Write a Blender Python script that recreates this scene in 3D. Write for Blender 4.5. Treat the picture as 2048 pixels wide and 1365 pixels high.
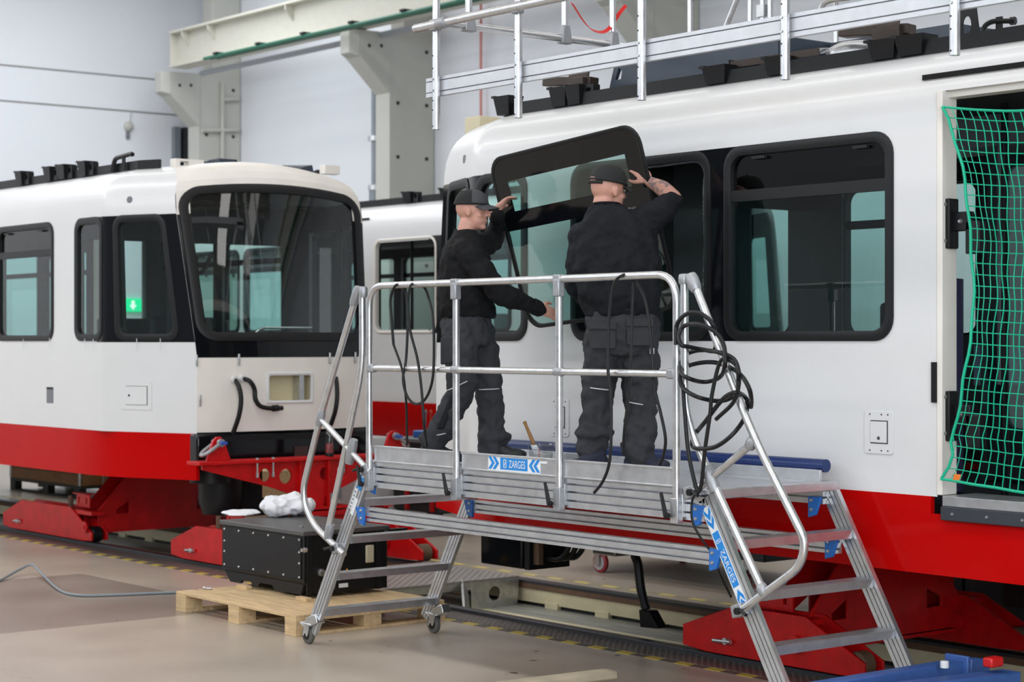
import bpy, bmesh, math, random
from mathutils import Vector, Matrix
from mathutils.geometry import tessellate_polygon
random.seed(7)
scn = bpy.context.scene
COL = scn.collection
for o in list(bpy.data.objects):
    bpy.data.objects.remove(o)

# ------------------------------------------------------------------ camera
# world frame: X runs along the tram tracks, Y across the hall, Z up, metres
FPX = 3850.0
TH = math.atan(3104 / FPX)
SN, CS = math.sin(TH), math.cos(TH)
CAMZ = 2.0
cam_d = bpy.data.cameras.new('camera')
cam = bpy.data.objects.new('camera', cam_d)
COL.objects.link(cam)
cam.location = (0, 0, CAMZ)
cam.rotation_euler = (math.pi / 2, 0, math.atan2(CS, SN))
cam_d.sensor_fit = 'HORIZONTAL'
cam_d.sensor_width = 36.0
cam_d.lens = FPX / 2048 * 36.0
cam_d.clip_end = 200
cam_d.dof.use_dof = True
cam_d.dof.focus_distance = 11.0
cam_d.dof.aperture_fstop = 3.2
scn.camera = cam

# ------------------------------------------------------------------ world, lights, exposure
wd = bpy.data.worlds.new('daylight')
scn.world = wd
wd.use_nodes = True
wd.node_tree.nodes['Background'].inputs[0].default_value = (0.86, 0.92, 1.0, 1)
wd.node_tree.nodes['Background'].inputs[1].default_value = 0.36

def area_light(name, loc, sx, sy, power, col=(1, 0.985, 0.96), rot=(0, 0, 0)):
    d = bpy.data.lights.new(name, 'AREA')
    d.shape = 'RECTANGLE'; d.size = sx; d.size_y = sy; d.energy = power; d.color = col
    o = bpy.data.objects.new(name, d); COL.objects.link(o)
    o.location = loc; o.rotation_euler = rot
    return o
# rows of roof-light strips under the hall ceiling
for yy, pw in ((-4.0, 1100), (3.6, 1350), (9.3, 470), (13.3, 480), (16.2, 170)):
    area_light('roof_light_strip', (-13, yy, 9.2), 34, 0.9, pw)
# fill lamps added for brightness, with no such source known in the hall
# cool side fill added, kept high so the tram windows do not mirror it
area_light('side_fill', (-14, -9.5, 8.0), 32, 2.6, 1650, (0.84, 0.92, 1.0), (math.radians(66), 0, 0))
area_light('left_wall_fill', (-27.0, 7.0, 9.2), 2.6, 20, 1350, (0.90, 0.95, 1.0))  # added cool fill that brightens the left wall and tram
area_light('cab_front_fill', (5.5, -1.0, 4.6), 9, 7, 2000, (0.86, 0.93, 1.0), (math.radians(90), 0, math.radians(62)))  # added cool fill that brightens the cream tram front

vs = scn.view_settings
vs.view_transform = 'Standard'
vs.look = 'None'
vs.exposure = -0.48
vs.gamma = 1.0
vs.use_curve_mapping = False

# ------------------------------------------------------------------ helpers
def P(u, v, X=None, Y=None, Z=None):
    """world point for a measured direction and one known world coordinate"""
    a = (u - 1024) / FPX; b = (v - 683) / FPX
    d = Vector((a * SN - CS, a * CS + SN, -b))
    if X is not None: t = X / d.x
    elif Y is not None: t = Y / d.y
    else: t = (Z - CAMZ) / d.z
    return Vector((d.x * t, d.y * t, CAMZ + d.z * t))

def V(*a): return Vector(a)
def lerp(a, b, t): return a + (b - a) * t
def table(x, t):
    if x <= t[0][0]: return t[0][1]
    for (x0, y0), (x1, y1) in zip(t, t[1:]):
        if x <= x1: return y0 + (y1 - y0) * (x - x0) / (x1 - x0)
    return t[-1][1]

def frames(pts, closed=False):
    n = len(pts); out = []
    tang = []
    for i in range(n):
        if closed: d = pts[(i + 1) % n] - pts[i - 1]
        elif i == 0: d = pts[1] - pts[0]
        elif i == n - 1: d = pts[-1] - pts[-2]
        else: d = (pts[i + 1] - pts[i]).normalized() + (pts[i] - pts[i - 1]).normalized()
        if d.length < 1e-9: d = V(0, 0, 1)
        tang.append(d.normalized())
    t = tang[0]
    u = t.orthogonal().normalized()
    if abs(t.z) < 0.9:
        u = t.cross(V(0, 0, 1)).normalized()
    for i in range(n):
        t2 = tang[i]
        if i: u = (tang[i - 1].rotation_difference(t2)) @ u
        u = (u - t2 * u.dot(t2)).normalized()
        out.append((u, t2.cross(u).normalized()))
    return out

def smooth_path(pts, k=6):
    """Catmull-Rom through the points"""
    pts = [Vector(p) for p in pts]
    if len(pts) < 3: return pts
    q = [pts[0] * 2 - pts[1]] + pts + [pts[-1] * 2 - pts[-2]]
    out = []
    for i in range(1, len(q) - 2):
        p0, p1, p2, p3 = q[i - 1:i + 3]
        for j in range(k):
            t = j / k
            out.append(0.5 * ((2 * p1) + (p2 - p0) * t + (2 * p0 - 5 * p1 + 4 * p2 - p3) * t * t + (3 * p1 - p0 - 3 * p2 + p3) * t ** 3))
    out.append(pts[-1])
    return out

def round_path(pts, r, k=5):
    """polyline with rounded corners of radius r"""
    pts = [Vector(p) for p in pts]
    out = [pts[0]]
    for a, b, c in zip(pts, pts[1:], pts[2:]):
        d1 = (a - b); d2 = (c - b)
        rr = min(r, d1.length * .49, d2.length * .49)
        p = b + d1.normalized() * rr; q = b + d2.normalized() * rr
        for i in range(k + 1):
            t = i / k
            out.append((1 - t) ** 2 * p + 2 * t * (1 - t) * b + t * t * q)
    out.append(pts[-1])
    return out

class MB:
    def __init__(s):
        s.v = []; s.f = []
    def add(s, vs, fs):
        o = len(s.v)
        s.v += [Vector(p) for p in vs]
        s.f += [tuple(i + o for i in f) for f in fs]
        return s
    def box(s, x0, x1, y0, y1, z0, z1):
        x0, x1 = min(x0, x1), max(x0, x1); y0, y1 = min(y0, y1), max(y0, y1); z0, z1 = min(z0, z1), max(z0, z1)
        return s.add([(x0, y0, z0), (x1, y0, z0), (x1, y1, z0), (x0, y1, z0), (x0, y0, z1), (x1, y0, z1), (x1, y1, z1), (x0, y1, z1)],
                     [(0, 3, 2, 1), (4, 5, 6, 7), (0, 1, 5, 4), (1, 2, 6, 5), (2, 3, 7, 6), (3, 0, 4, 7)])
    def obox(s, c, a, b, d):
        """box about c with half vectors a, b, d"""
        c = Vector(c); a = Vector(a); b = Vector(b); d = Vector(d)
        if a.cross(b).dot(d) < 0: a = -a
        vs = [c + i * a + j * b + k * d for k in (-1, 1) for (i, j) in ((-1, -1), (1, -1), (1, 1), (-1, 1))]
        return s.add(vs, [(0, 3, 2, 1), (4, 5, 6, 7), (0, 1, 5, 4), (1, 2, 6, 5), (2, 3, 7, 6), (3, 0, 4, 7)])
    def bar(s, p, q, w, h, up=(0, 0, 1)):
        """rectangular bar p-q, h measured towards up, w across"""
        p = Vector(p); q = Vector(q); d = q - p
        side = d.cross(Vector(up)).normalized(); u2 = side.cross(d).normalized()
        return s.obox((p + q) / 2, d / 2, side * w / 2, u2 * h / 2)
    def tube(s, pts, r, n=10, closed=False, caps=True):
        pts = [Vector(p) for p in pts]
        rs = r if isinstance(r, (list, tuple)) else [r] * len(pts)
        fr = frames(pts, closed); vs = []; fs = []
        for p, (u, w), rr in zip(pts, fr, rs):
            for i in range(n):
                a = 2 * math.pi * i / n
                vs.append(p + (u * math.cos(a) + w * math.sin(a)) * rr)
        m = len(pts)
        for k in range(m if closed else m - 1):
            k2 = (k + 1) % m
            for i in range(n):
                j = (i + 1) % n
                fs.append((k * n + i, k2 * n + i, k2 * n + j, k * n + j)[::-1])
        if caps and not closed:
            fs.append(tuple(range(n)))
            fs.append(tuple((m - 1) * n + i for i in range(n))[::-1])
        return s.add(vs, fs)
    def lathe(s, c, axis, prof, n=16):
        """prof: list of (radius, distance along axis)"""
        c = Vector(c); ax = Vector(axis).normalized(); u = ax.orthogonal().normalized(); w = ax.cross(u)
        vs = []; fs = []
        for (r, h) in prof:
            for i in range(n):
                a = 2 * math.pi * i / n
                vs.append(c + ax * h + (u * math.cos(a) + w * math.sin(a)) * max(r, 1e-4))
        for k in range(len(prof) - 1):
            for i in range(n):
                j = (i + 1) % n
                fs.append((k * n + i, k * n + j, (k + 1) * n + j, (k + 1) * n + i))
        fs.append(tuple(range(n))[::-1]); fs.append(tuple((len(prof) - 1) * n + i for i in range(n)))
        return s.add(vs, fs)
    def plate(s, outer, holes, org, ax, ay, th):
        """flat plate: 2-D outline with holes in the frame org/ax/ay, thickness vector th"""
        org = Vector(org); ax = Vector(ax); ay = Vector(ay); th = Vector(th)
        loops = [outer] + list(holes)
        flat = [Vector((p[0], p[1], 0)) for l in loops for p in l]
        tris = tessellate_polygon([[Vector((p[0], p[1], 0)) for p in l] for l in loops])
        n = len(flat)
        vs = [org + ax * p.x + ay * p.y for p in flat] + [org + ax * p.x + ay * p.y + th for p in flat]
        fs = []
        nrm = ax.cross(ay)
        for t in tris:
            a, b, c = (vs[i] for i in t)
            up = (b - a).cross(c - a).dot(th) > 0
            fs.append(tuple(t)[::-1] if up else tuple(t))
            fs.append(tuple(i + n for i in t) if up else tuple(i + n for i in t)[::-1])
        o = 0
        for l in loops:
            m = len(l)
            for i in range(m):
                j = (i + 1) % m
                fs.append((o + i, o + j, n + o + j, n + o + i))
            o += m
        return s.add(vs, fs)
    def grid(s, fn, us, ws):
        vs = [fn(u, w) for w in ws for u in us]; n = len(us)
        fs = [(k * n + i, k * n + i + 1, (k + 1) * n + i + 1, (k + 1) * n + i) for k in range(len(ws) - 1) for i in range(n - 1)]
        return s.add(vs, fs)
    def ellipsoid(s, c, a, b, d, n=16, m=10):
        c = Vector(c); a = Vector(a); b = Vector(b); d = Vector(d)
        vs = []; fs = []
        for k in range(1, m):
            ph = math.pi * k / m
            for i in range(n):
                t = 2 * math.pi * i / n
                vs.append(c + a * math.sin(ph) * math.cos(t) + b * math.sin(ph) * math.sin(t) + d * math.cos(ph))
        top = len(vs); vs.append(c + d); bot = len(vs); vs.append(c - d)
        for k in range(m - 2):
            for i in range(n):
                j = (i + 1) % n
                fs.append((k * n + i, (k + 1) * n + i, (k + 1) * n + j, k * n + j))
        for i in range(n):
            j = (i + 1) % n
            fs.append((top, i, j)); fs.append((bot, (m - 2) * n + j, (m - 2) * n + i))
        return s.add(vs, fs)
    def xform(s, M):
        s.v = [M @ p for p in s.v]; return s

BASE = {}
def build(name, mb, mat, parent=None, bevel=0.0, smooth=True, angle=35, recalc=True, label=None, segs=2):
    me = bpy.data.meshes.new(name)
    if parent is not None: b = BASE[parent.name]
    else:
        lo = [min(p[i] for p in mb.v) for i in range(3)]; hi = [max(p[i] for p in mb.v) for i in range(3)]
        b = V((lo[0] + hi[0]) / 2, (lo[1] + hi[1]) / 2, lo[2])
    me.from_pydata([tuple(p - b) for p in mb.v], [], mb.f)
    if recalc:
        bm = bmesh.new(); bm.from_mesh(me)
        bmesh.ops.recalc_face_normals(bm, faces=bm.faces)
        bm.to_mesh(me); bm.free()
    me.update()
    if smooth:
        me.shade_smooth(); me.set_sharp_from_angle(angle=math.radians(angle))
    if mat is not None: me.materials.append(mat)
    o = bpy.data.objects.new(name, me); COL.objects.link(o)
    if parent is not None:
        o.parent = parent
    else: o.location = b
    BASE[o.name] = b
    if bevel:
        md = o.modifiers.new('bevel', 'BEVEL'); md.width = bevel; md.segments = segs; md.limit_method = 'ANGLE'; md.angle_limit = math.radians(40)
    if label: o['label'] = label
    return o

def thing(name, base, label, cat, group=None):
    o = bpy.data.objects.new(name, None); COL.objects.link(o)
    o.empty_display_size = 0.2
    o.location = base; BASE[o.name] = Vector(base)
    return tag(o, label, cat, group)
def tag(o, label, cat, group=None):
    o['label'] = label; o['category'] = cat
    if group: o['group'] = group
    return o
def struct(o, kind='structure'):
    o['kind'] = kind; return o

# ------------------------------------------------------------------ materials
MATS = {}
def mat(name, col, rough=0.5, metal=0.0, var=0.0, vscale=6.0, bump=0.0, bscale=40.0, coat=0.0, rvar=0.0, spec=0.5, stretch=None):
    m = bpy.data.materials.new(name); m.use_nodes = True
    nt = m.node_tree; b = nt.nodes['Principled BSDF']
    b.inputs['Base Color'].default_value = (*col, 1)
    b.inputs['Roughness'].default_value = rough
    b.inputs['Metallic'].default_value = metal
    b.inputs['Coat Weight'].default_value = coat
    b.inputs['Coat Roughness'].default_value = 0.06
    b.inputs['Specular IOR Level'].default_value = spec
    tc = nt.nodes.new('ShaderNodeTexCoord'); src = tc.outputs['Object']
    if stretch:
        mp = nt.nodes.new('ShaderNodeMapping'); mp.inputs['Scale'].default_value = stretch
        nt.links.new(src, mp.inputs['Vector']); src = mp.outputs['Vector']
    def noise(scale, det=4):
        n = nt.nodes.new('ShaderNodeTexNoise'); n.inputs['Scale'].default_value = scale; n.inputs['Detail'].default_value = det
        nt.links.new(src, n.inputs['Vector']); return n
    n1 = noise(vscale)
    if var > 0:
        mr = nt.nodes.new('ShaderNodeMapRange')
        mr.inputs['From Min'].default_value = .25; mr.inputs['From Max'].default_value = .75
        mr.inputs['To Min'].default_value = 1 - var; mr.inputs['To Max'].default_value = 1 + var * .5
        nt.links.new(n1.outputs['Fac'], mr.inputs['Value'])
        mx = nt.nodes.new('ShaderNodeMix'); mx.data_type = 'RGBA'; mx.blend_type = 'MULTIPLY'; mx.inputs['Factor'].default_value = 1
        mx.inputs['A'].default_value = (*col, 1)
        nt.links.new(mr.outputs['Result'], mx.inputs['B']); nt.links.new(mx.outputs['Result'], b.inputs['Base Color'])
    if rvar > 0:
        mr = nt.nodes.new('ShaderNodeMapRange')
        mr.inputs['To Min'].default_value = max(0.02, rough - rvar); mr.inputs['To Max'].default_value = rough + rvar
        nt.links.new(n1.outputs['Fac'], mr.inputs['Value']); nt.links.new(mr.outputs['Result'], b.inputs['Roughness'])
    if bump > 0:
        n2 = noise(bscale, 3); bp = nt.nodes.new('ShaderNodeBump'); bp.inputs['Strength'].default_value = bump; bp.inputs['Distance'].default_value = 0.02
        nt.links.new(n2.outputs['Fac'], bp.inputs['Height']); nt.links.new(bp.outputs['Normal'], b.inputs['Normal'])
    MATS[name] = m
    return m

def glass(name, tint, gloss=0.9, ior=1.45):
    m = bpy.data.materials.new(name); m.use_nodes = True; nt = m.node_tree
    for n in list(nt.nodes):
        if n.type == 'BSDF_PRINCIPLED': nt.nodes.remove(n)
    out = nt.nodes['Material Output']
    tr = nt.nodes.new('ShaderNodeBsdfTransparent'); tr.inputs[0].default_value = (*tint, 1)
    gl = nt.nodes.new('ShaderNodeBsdfGlossy'); gl.inputs['Roughness'].default_value = 0.015; gl.inputs['Color'].default_value = (gloss, gloss, gloss, 1)
    lw = nt.nodes.new('ShaderNodeLayerWeight'); lw.inputs['Blend'].default_value = 0.5
    pw = nt.nodes.new('ShaderNodeMath'); pw.operation = 'POWER'; nt.links.new(lw.outputs['Facing'], pw.inputs[0]); pw.inputs[1].default_value = 5
    fr = nt.nodes.new('ShaderNodeMath'); fr.operation = 'MULTIPLY_ADD'; nt.links.new(pw.outputs[0], fr.inputs[0]); fr.inputs[1].default_value = 0.92; fr.inputs[2].default_value = 0.07
    mx = nt.nodes.new('ShaderNodeMixShader')
    nt.links.new(fr.outputs[0], mx.inputs[0]); nt.links.new(tr.outputs[0], mx.inputs[1]); nt.links.new(gl.outputs[0], mx.inputs[2])
    nt.links.new(mx.outputs[0], out.inputs['Surface'])
    MATS[name] = m
    return m

WHITE = mat('tram_white_paint', (0.68, 0.68, 0.685), 0.32, coat=0.12, var=0.03, vscale=1.5)
CREAM = mat('tram_primer_cream', (0.78, 0.735, 0.68), 0.42, var=0.06, vscale=3)
RED = mat('tram_red_paint', (0.47, 0.002, 0.002), 0.22, coat=0.03, spec=0.06, var=0.05, vscale=2)
JACKRED = mat('steel_red_paint', (0.54, 0.004, 0.005), 0.42, coat=0.05, spec=0.3, var=0.25, vscale=9, bump=0.05)
BLACKG = mat('gloss_black_panel', (0.004, 0.0045, 0.006), 0.10, spec=0.35)
RUBBER = mat('black_rubber', (0.009, 0.009, 0.010), 0.42, bump=0.03, spec=0.3)
BLACK = mat('matt_black_steel', (0.008, 0.008, 0.009), 0.42, var=0.2, vscale=12, spec=0.3)
DARK = mat('dark_lining', (0.022, 0.023, 0.026), 0.6, var=0.2)
GREYPANEL = mat('grey_panel', (0.17, 0.18, 0.20), 0.5, var=0.1)
ALU = mat('brushed_aluminium', (0.60, 0.61, 0.63), 0.34, 0.85, var=0.14, vscale=14, bump=0.04, bscale=60, rvar=0.08)
ALUT = mat('aluminium_tube', (0.64, 0.64, 0.65), 0.3, 0.9, var=0.12, vscale=20, rvar=0.08)
ALUL = mat('pale_aluminium', (0.58, 0.59, 0.62), 0.40, 0.5, var=0.08, vscale=14, bump=0.03, bscale=60)
ALUD = mat('cast_aluminium', (0.36, 0.37, 0.39), 0.45, 0.6, var=0.1, vscale=30)
GROOVE = mat('groove_dark', (0.05, 0.05, 0.055), 0.6)
STEEL = mat('zinc_steel', (0.55, 0.56, 0.56), 0.3, 0.9, var=0.2, vscale=25)
BLUEB = mat('blue_plastic', (0.012, 0.13, 0.46), 0.35)
STICKER = mat('sticker_white', (0.72, 0.74, 0.76), 0.4)
STICKB = mat('sticker_blue', (0.01, 0.22, 0.62), 0.4)
WOOD = mat('pale_pine', (0.62, 0.44, 0.24), 0.65, var=0.28, vscale=5, bump=0.15, bscale=30, stretch=(1.2, 6, 6))
WOODD = mat('brown_wood', (0.34, 0.17, 0.06), 0.6, var=0.3, vscale=5, stretch=(1.2, 6, 6))
CONC = mat('painted_concrete', (0.49, 0.49, 0.445), 0.7, var=0.08, vscale=1.2, bump=0.1, bscale=8)
WALLW = mat('wall_white_panel', (0.74, 0.76, 0.80), 0.6, var=0.03, vscale=0.5)
BEAMP = mat('crane_beam_paint', (0.58, 0.56, 0.49), 0.5, var=0.05)
GLASS = glass('teal_window_glass', (0.60, 0.83, 0.80))
GLASSD = glass('dark_window_glass', (0.10, 0.105, 0.11))
GLASSC = glass('clear_glass', (0.82, 0.92, 0.90))
# ================================================================== THE SETTING
def floor_material():
    m = bpy.data.materials.new('epoxy_floor'); m.use_nodes = True; nt = m.node_tree; b = nt.nodes['Principled BSDF']
    N = nt.nodes.new; L = nt.links.new
    geo = N('ShaderNodeNewGeometry'); sep = N('ShaderNodeSeparateXYZ'); L(geo.outputs['Position'], sep.inputs[0])
    def cmp(sock, op, val):
        n = N('ShaderNodeMath'); n.operation = op; L(sock, n.inputs[0]); n.inputs[1].default_value = val; return n.outputs[0]
    def mul(a, c):
        n = N('ShaderNodeMath'); n.operation = 'MULTIPLY'; L(a, n.inputs[0]); L(c, n.inputs[1]); return n.outputs[0]
    def mix(f, ca, cb):
        n = N('ShaderNodeMix'); n.data_type = 'RGBA'; L(f, n.inputs['Factor'])
        for k, c in (('A', ca), ('B', cb)):
            if isinstance(c, tuple): n.inputs[k].default_value = (*c, 1)
            else: L(c, n.inputs[k])
        return n.outputs['Result']
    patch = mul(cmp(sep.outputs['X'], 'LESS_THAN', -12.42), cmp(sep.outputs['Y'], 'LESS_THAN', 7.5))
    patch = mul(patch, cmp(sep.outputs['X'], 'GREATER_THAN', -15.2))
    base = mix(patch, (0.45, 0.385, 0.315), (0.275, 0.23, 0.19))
    ns = N('ShaderNodeTexNoise'); ns.inputs['Scale'].default_value = 0.9; ns.inputs['Detail'].default_value = 6; L(geo.outputs['Position'], ns.inputs['Vector'])
    mr = N('ShaderNodeMapRange'); mr.inputs['From Min'].default_value = .3; mr.inputs['From Max'].default_value = .7; mr.inputs['To Min'].default_value = .84; mr.inputs['To Max'].default_value = 1.06
    L(ns.outputs['Fac'], mr.inputs['Value'])
    mm = N('ShaderNodeMix'); mm.data_type = 'RGBA'; mm.blend_type = 'MULTIPLY'; mm.inputs['Factor'].default_value = 1
    L(base, mm.inputs['A']); L(mr.outputs['Result'], mm.inputs['B'])
    # small scuffs and crumbs
    n2 = N('ShaderNodeTexNoise'); n2.inputs['Scale'].default_value = 7.5; n2.inputs['Detail'].default_value = 2; L(geo.outputs['Position'], n2.inputs['Vector'])
    sc = cmp(n2.outputs['Fac'], 'GREATER_THAN', 0.735)
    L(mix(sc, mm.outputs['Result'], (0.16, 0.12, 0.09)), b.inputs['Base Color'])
    r2 = N('ShaderNodeMapRange'); r2.inputs['To Min'].default_value = .2; r2.inputs['To Max'].default_value = .42
    L(ns.outputs['Fac'], r2.inputs['Value']); L(r2.outputs['Result'], b.inputs['Roughness'])
    b.inputs['Specular IOR Level'].default_value = 0.45
    return m
FLOOR = floor_material()
def stripe_material(name, ca, cb, period, slant=0.0, rough=0.5):
    m = bpy.data.materials.new(name); m.use_nodes = True; nt = m.node_tree; b = nt.nodes['Principled BSDF']
    N = nt.nodes.new; L = nt.links.new
    geo = N('ShaderNodeNewGeometry'); sep = N('ShaderNodeSeparateXYZ'); L(geo.outputs['Position'], sep.inputs[0])
    a = N('ShaderNodeMath'); a.operation = 'MULTIPLY_ADD'; L(sep.outputs['Y'], a.inputs[0]); a.inputs[1].default_value = slant; L(sep.outputs['X'], a.inputs[2])
    d = N('ShaderNodeMath'); d.operation = 'DIVIDE'; L(a.outputs[0], d.inputs[0]); d.inputs[1].default_value = period
    f = N('ShaderNodeMath'); f.operation = 'FRACT'; L(d.outputs[0], f.inputs[0])
    g = N('ShaderNodeMath'); g.operation = 'GREATER_THAN'; L(f.outputs[0], g.inputs[0]); g.inputs[1].default_value = .5
    mx = N('ShaderNodeMix'); mx.data_type = 'RGBA'; L(g.outputs[0], mx.inputs['Factor']); mx.inputs['A'].default_value = (*ca, 1); mx.inputs['B'].default_value = (*cb, 1)
    L(mx.outputs['Result'], b.inputs['Base Color']); b.inputs['Roughness'].default_value = rough
    return m
TAPE = stripe_material('hazard_tape', (0.10, 0.085, 0.07), (0.50, 0.37, 0.06), 0.27, 0.15)
TAPEF = stripe_material('worn_hazard_tape', (0.33, 0.28, 0.18), (0.62, 0.50, 0.16), 0.34, 0.2)
def tread_material(name, col, period, metal, rough):
    m = bpy.data.materials.new(name); m.use_nodes = True; nt = m.node_tree; b = nt.nodes['Principled BSDF']
    N = nt.nodes.new; L = nt.links.new
    geo = N('ShaderNodeNewGeometry'); sep = N('ShaderNodeSeparateXYZ'); L(geo.outputs['Position'], sep.inputs[0])
    outs = []
    for ax in ('X', 'Y'):
        k = N('ShaderNodeMath'); k.operation = 'MULTIPLY'; L(sep.outputs[ax], k.inputs[0]); k.inputs[1].default_value = 2 * math.pi / period
        sn = N('ShaderNodeMath'); sn.operation = 'SINE'; L(k.outputs[0], sn.inputs[0]); outs.append(sn.outputs[0])
    p = N('ShaderNodeMath'); p.operation = 'MULTIPLY'; L(outs[0], p.inputs[0]); L(outs[1], p.inputs[1])
    r = N('ShaderNodeMapRange'); r.interpolation_type = 'SMOOTHSTEP'; r.inputs['From Min'].default_value = .25; r.inputs['From Max'].default_value = .75; L(p.outputs[0], r.inputs['Value'])
    bp = N('ShaderNodeBump'); bp.inputs['Strength'].default_value = .9; bp.inputs['Distance'].default_value = .012; L(r.outputs['Result'], bp.inputs['Height'])
    L(bp.outputs['Normal'], b.inputs['Normal'])
    mx = N('ShaderNodeMix'); mx.data_type = 'RGBA'; L(r.outputs['Result'], mx.inputs['Factor'])
    mx.inputs['A'].default_value = (*[c * .62 for c in col], 1); mx.inputs['B'].default_value = (*[min(1, c * 1.25) for c in col], 1)
    L(mx.outputs['Result'], b.inputs['Base Color']); b.inputs['Metallic'].default_value = metal; b.inputs['Roughness'].default_value = rough
    return m
TREAD = tread_material('worn_tread_plate', (0.20, 0.17, 0.15), 0.055, 0.3, 0.45)
TREADB = tread_material('bright_tread_plate', (0.50, 0.46, 0.43), 0.075, 0.5, 0.38)
PITC = mat('pit_cream_paint', (0.66, 0.58, 0.38), 0.5, var=0.15, vscale=4, bump=0.05)
PITG = mat('pit_grey_steel', (0.33, 0.33, 0.30), 0.45, 0.2, var=0.35, vscale=6, stretch=(0.4, 3, 3))
RUST = mat('rusty_rail_side', (0.13, 0.07, 0.04), 0.7, var=0.3)
RAILT = mat('rail_top', (0.045, 0.045, 0.05), 0.35, 0.3)

m = MB(); m.box(-33, 9, -14, 8.60, -0.4, 0.0); m.box(-33, 9, 10.20, 19.0, -0.4, 0.0)
floor = struct(build('floor', m, FLOOR))
m = MB(); m.box(-32.2, 9, 18.35, 18.6, 0, 9.7)
struct(build('wall_back', m, WALLW))
# left gable wall: three wide panel bands with open joints between them
m = MB(); m.box(-32.3, -32.05, -14, 18.35, 0, 9.7)
wl = struct(build('wall_left', m, CONC))
for (za, zb) in ((0, 6.215), (6.245, 6.845), (6.875, 9.7)):
    q = MB(); q.box(-32.06, -32.0, -14, 18.34, za, zb); build('wall_panel', q, WALLW, wl, bevel=0.006)
CEIL = mat('ceiling_grey', (0.34, 0.34, 0.35), 0.8)
m = MB(); m.box(-33, 9, -14, 19, 9.7, 9.9)
ce = struct(build('ceiling', m, CEIL))
for i in range(9):
    q = MB(); x = -31 + i * 4.5
    q.box(x - .1, x + .1, -14, 18.3, 9.3, 9.7)
    build('roof_beam', q, BEAMP, ce)

# shallow rail trench under the two trams
tr = MB()
tr.box(-33, 9, 8.60, 10.20, -0.42, -0.34)
trench = struct(build('floor_trench', tr, PITG))
q = MB(); q.box(-33, 9, 10.10, 10.2, -.155, -.045); build('trench_wall', q, PITC, trench)
q = MB(); q.box(-33, 9, 10.12, 10.2, -.34, -.155); build('slot_recess', q, BLACK, trench)
q = MB(); q.box(-33, 9, 10.085, 10.2, -.045, 0.0); build('rail_web', q, RUST, trench)
q = MB(); q.box(-33, 9, 10.08, 10.2, 0.0, 0.02); build('rail_head', q, RAILT, trench)
q = MB(); q.box(-33, 9, 9.70, 10.12, -.34, -.185); build('ledge', q, PITG, trench)
q = MB(); q.add([(-33, 9.70, -.185), (9, 9.70, -.185), (9, 9.2, -.25), (-33, 9.2, -.25), (-33, 9.7, -.34), (9, 9.7, -.34), (9, 9.2, -.34), (-33, 9.2, -.34)],
      [(0, 1, 2, 3), (4, 7, 6, 5), (0, 4, 5, 1), (3, 2, 6, 7), (0, 3, 7, 4), (1, 5, 6, 2)]); build('sloped_floor', q, PITC, trench)
q = MB(); q.box(-33, 9, 8.60, 8.66, -.34, 0.0); build('trench_wall', q, PITC, trench)
q = MB(); q.box(-33, 9, 8.585, 8.665, 0.0, 0.035); build('rail_head', q, RAILT, trench, bevel=.006)
x = -22.0
while x < -4:
    q = MB(); q.box(x, x + .16, 10.082, 10.14, -.188, -.135); build('slot_block', q, PITC, trench, bevel=.004)
    x += 0.62
q = MB(); q.box(-33, 9, 8.345, 8.585, 0.0, 0.006); struct(build('trim_1', q, TREAD))
q = MB(); q.box(-33, 9, 8.275, 8.345, 0.0, 0.003); struct(build('trim_2', q, TAPE))
q = MB(); q.box(-33, 9, 10.42, 10.49, 0.0, 0.003); struct(build('trim_3', q, TAPEF))

# columns with corbels carrying the crane beam
HOLE = mat('tie_hole', (0.03, 0.03, 0.03), 0.9)
CORN = ('beside the left gable wall', 'with grey drain pipe at its side', 'behind the roof scaffold')
for k, xr in enumerate((-30.7, -24.72, -18.7)):
    c = thing('concrete_column', (xr - .2, 17.9, 0), 'painted concrete column with corbel ' + CORN[k], 'column')
    q = MB(); q.plate([(17.46, 0), (18.34, 0), (18.34, 9.65), (17.75, 9.65), (17.75, 6.86), (17.46, 6.86)], [], (xr, 0, 0), (0, 1, 0), (0, 0, 1), (-.38, 0, 0))
    build('shaft', q, CONC, c, bevel=.02)
    q = MB()
    pts = [(17.5, 5.86), (17.5, 6.84), (16.90, 6.84), (16.90, 6.42)]
    for side in (0,):
        q.plate(pts, [], (xr + .01, 0, 0), (0, 1, 0), (0, 0, 1), (-.40, 0, 0))
    q.add([(xr + .01, 16.9, 6.84), (xr + .01, 16.9, 6.42), (xr - .07, 16.74, 6.47), (xr - .07, 16.74, 6.84),
           (xr - .39, 16.9, 6.84), (xr - .39, 16.9, 6.42), (xr - .31, 16.74, 6.47), (xr - .31, 16.74, 6.84)],
          [(0, 1, 2, 3), (3, 2, 6, 7), (7, 6, 5, 4), (0, 3, 7, 4), (1, 5, 6, 2), (0, 4, 5, 1)])
    build('corbel', q, CONC, c, bevel=.015)
    for (yy, zz) in [(17.62, z) for z in (3.2, 4.05, 4.9, 5.75)] + [(18.18, z) for z in (3.2, 4.05, 4.9, 5.75, 6.6)] + [(17.07, 6.6), (17.3, 6.62)]:
        h = MB(); h.lathe((xr + .011, yy, zz), (1, 0, 0), [(.03, -.02), (.03, .003)], 10); build('tie_hole', h, HOLE, c)
CA = thing('wall_conduit', (-30.68, 17.95, 4), 'pale conduit grid fixed on the column beside the gable wall', 'conduit')
for (ua, va, ub, vb) in ((445, 165, 445, 420), (445, 200, 477, 199), (404, 262, 477, 261)):
    q = MB(); q.tube([P(ua, va, X=-30.66), P(ub, vb, X=-30.66)], .035, 8); build('conduit', q, CONC, CA)
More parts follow.
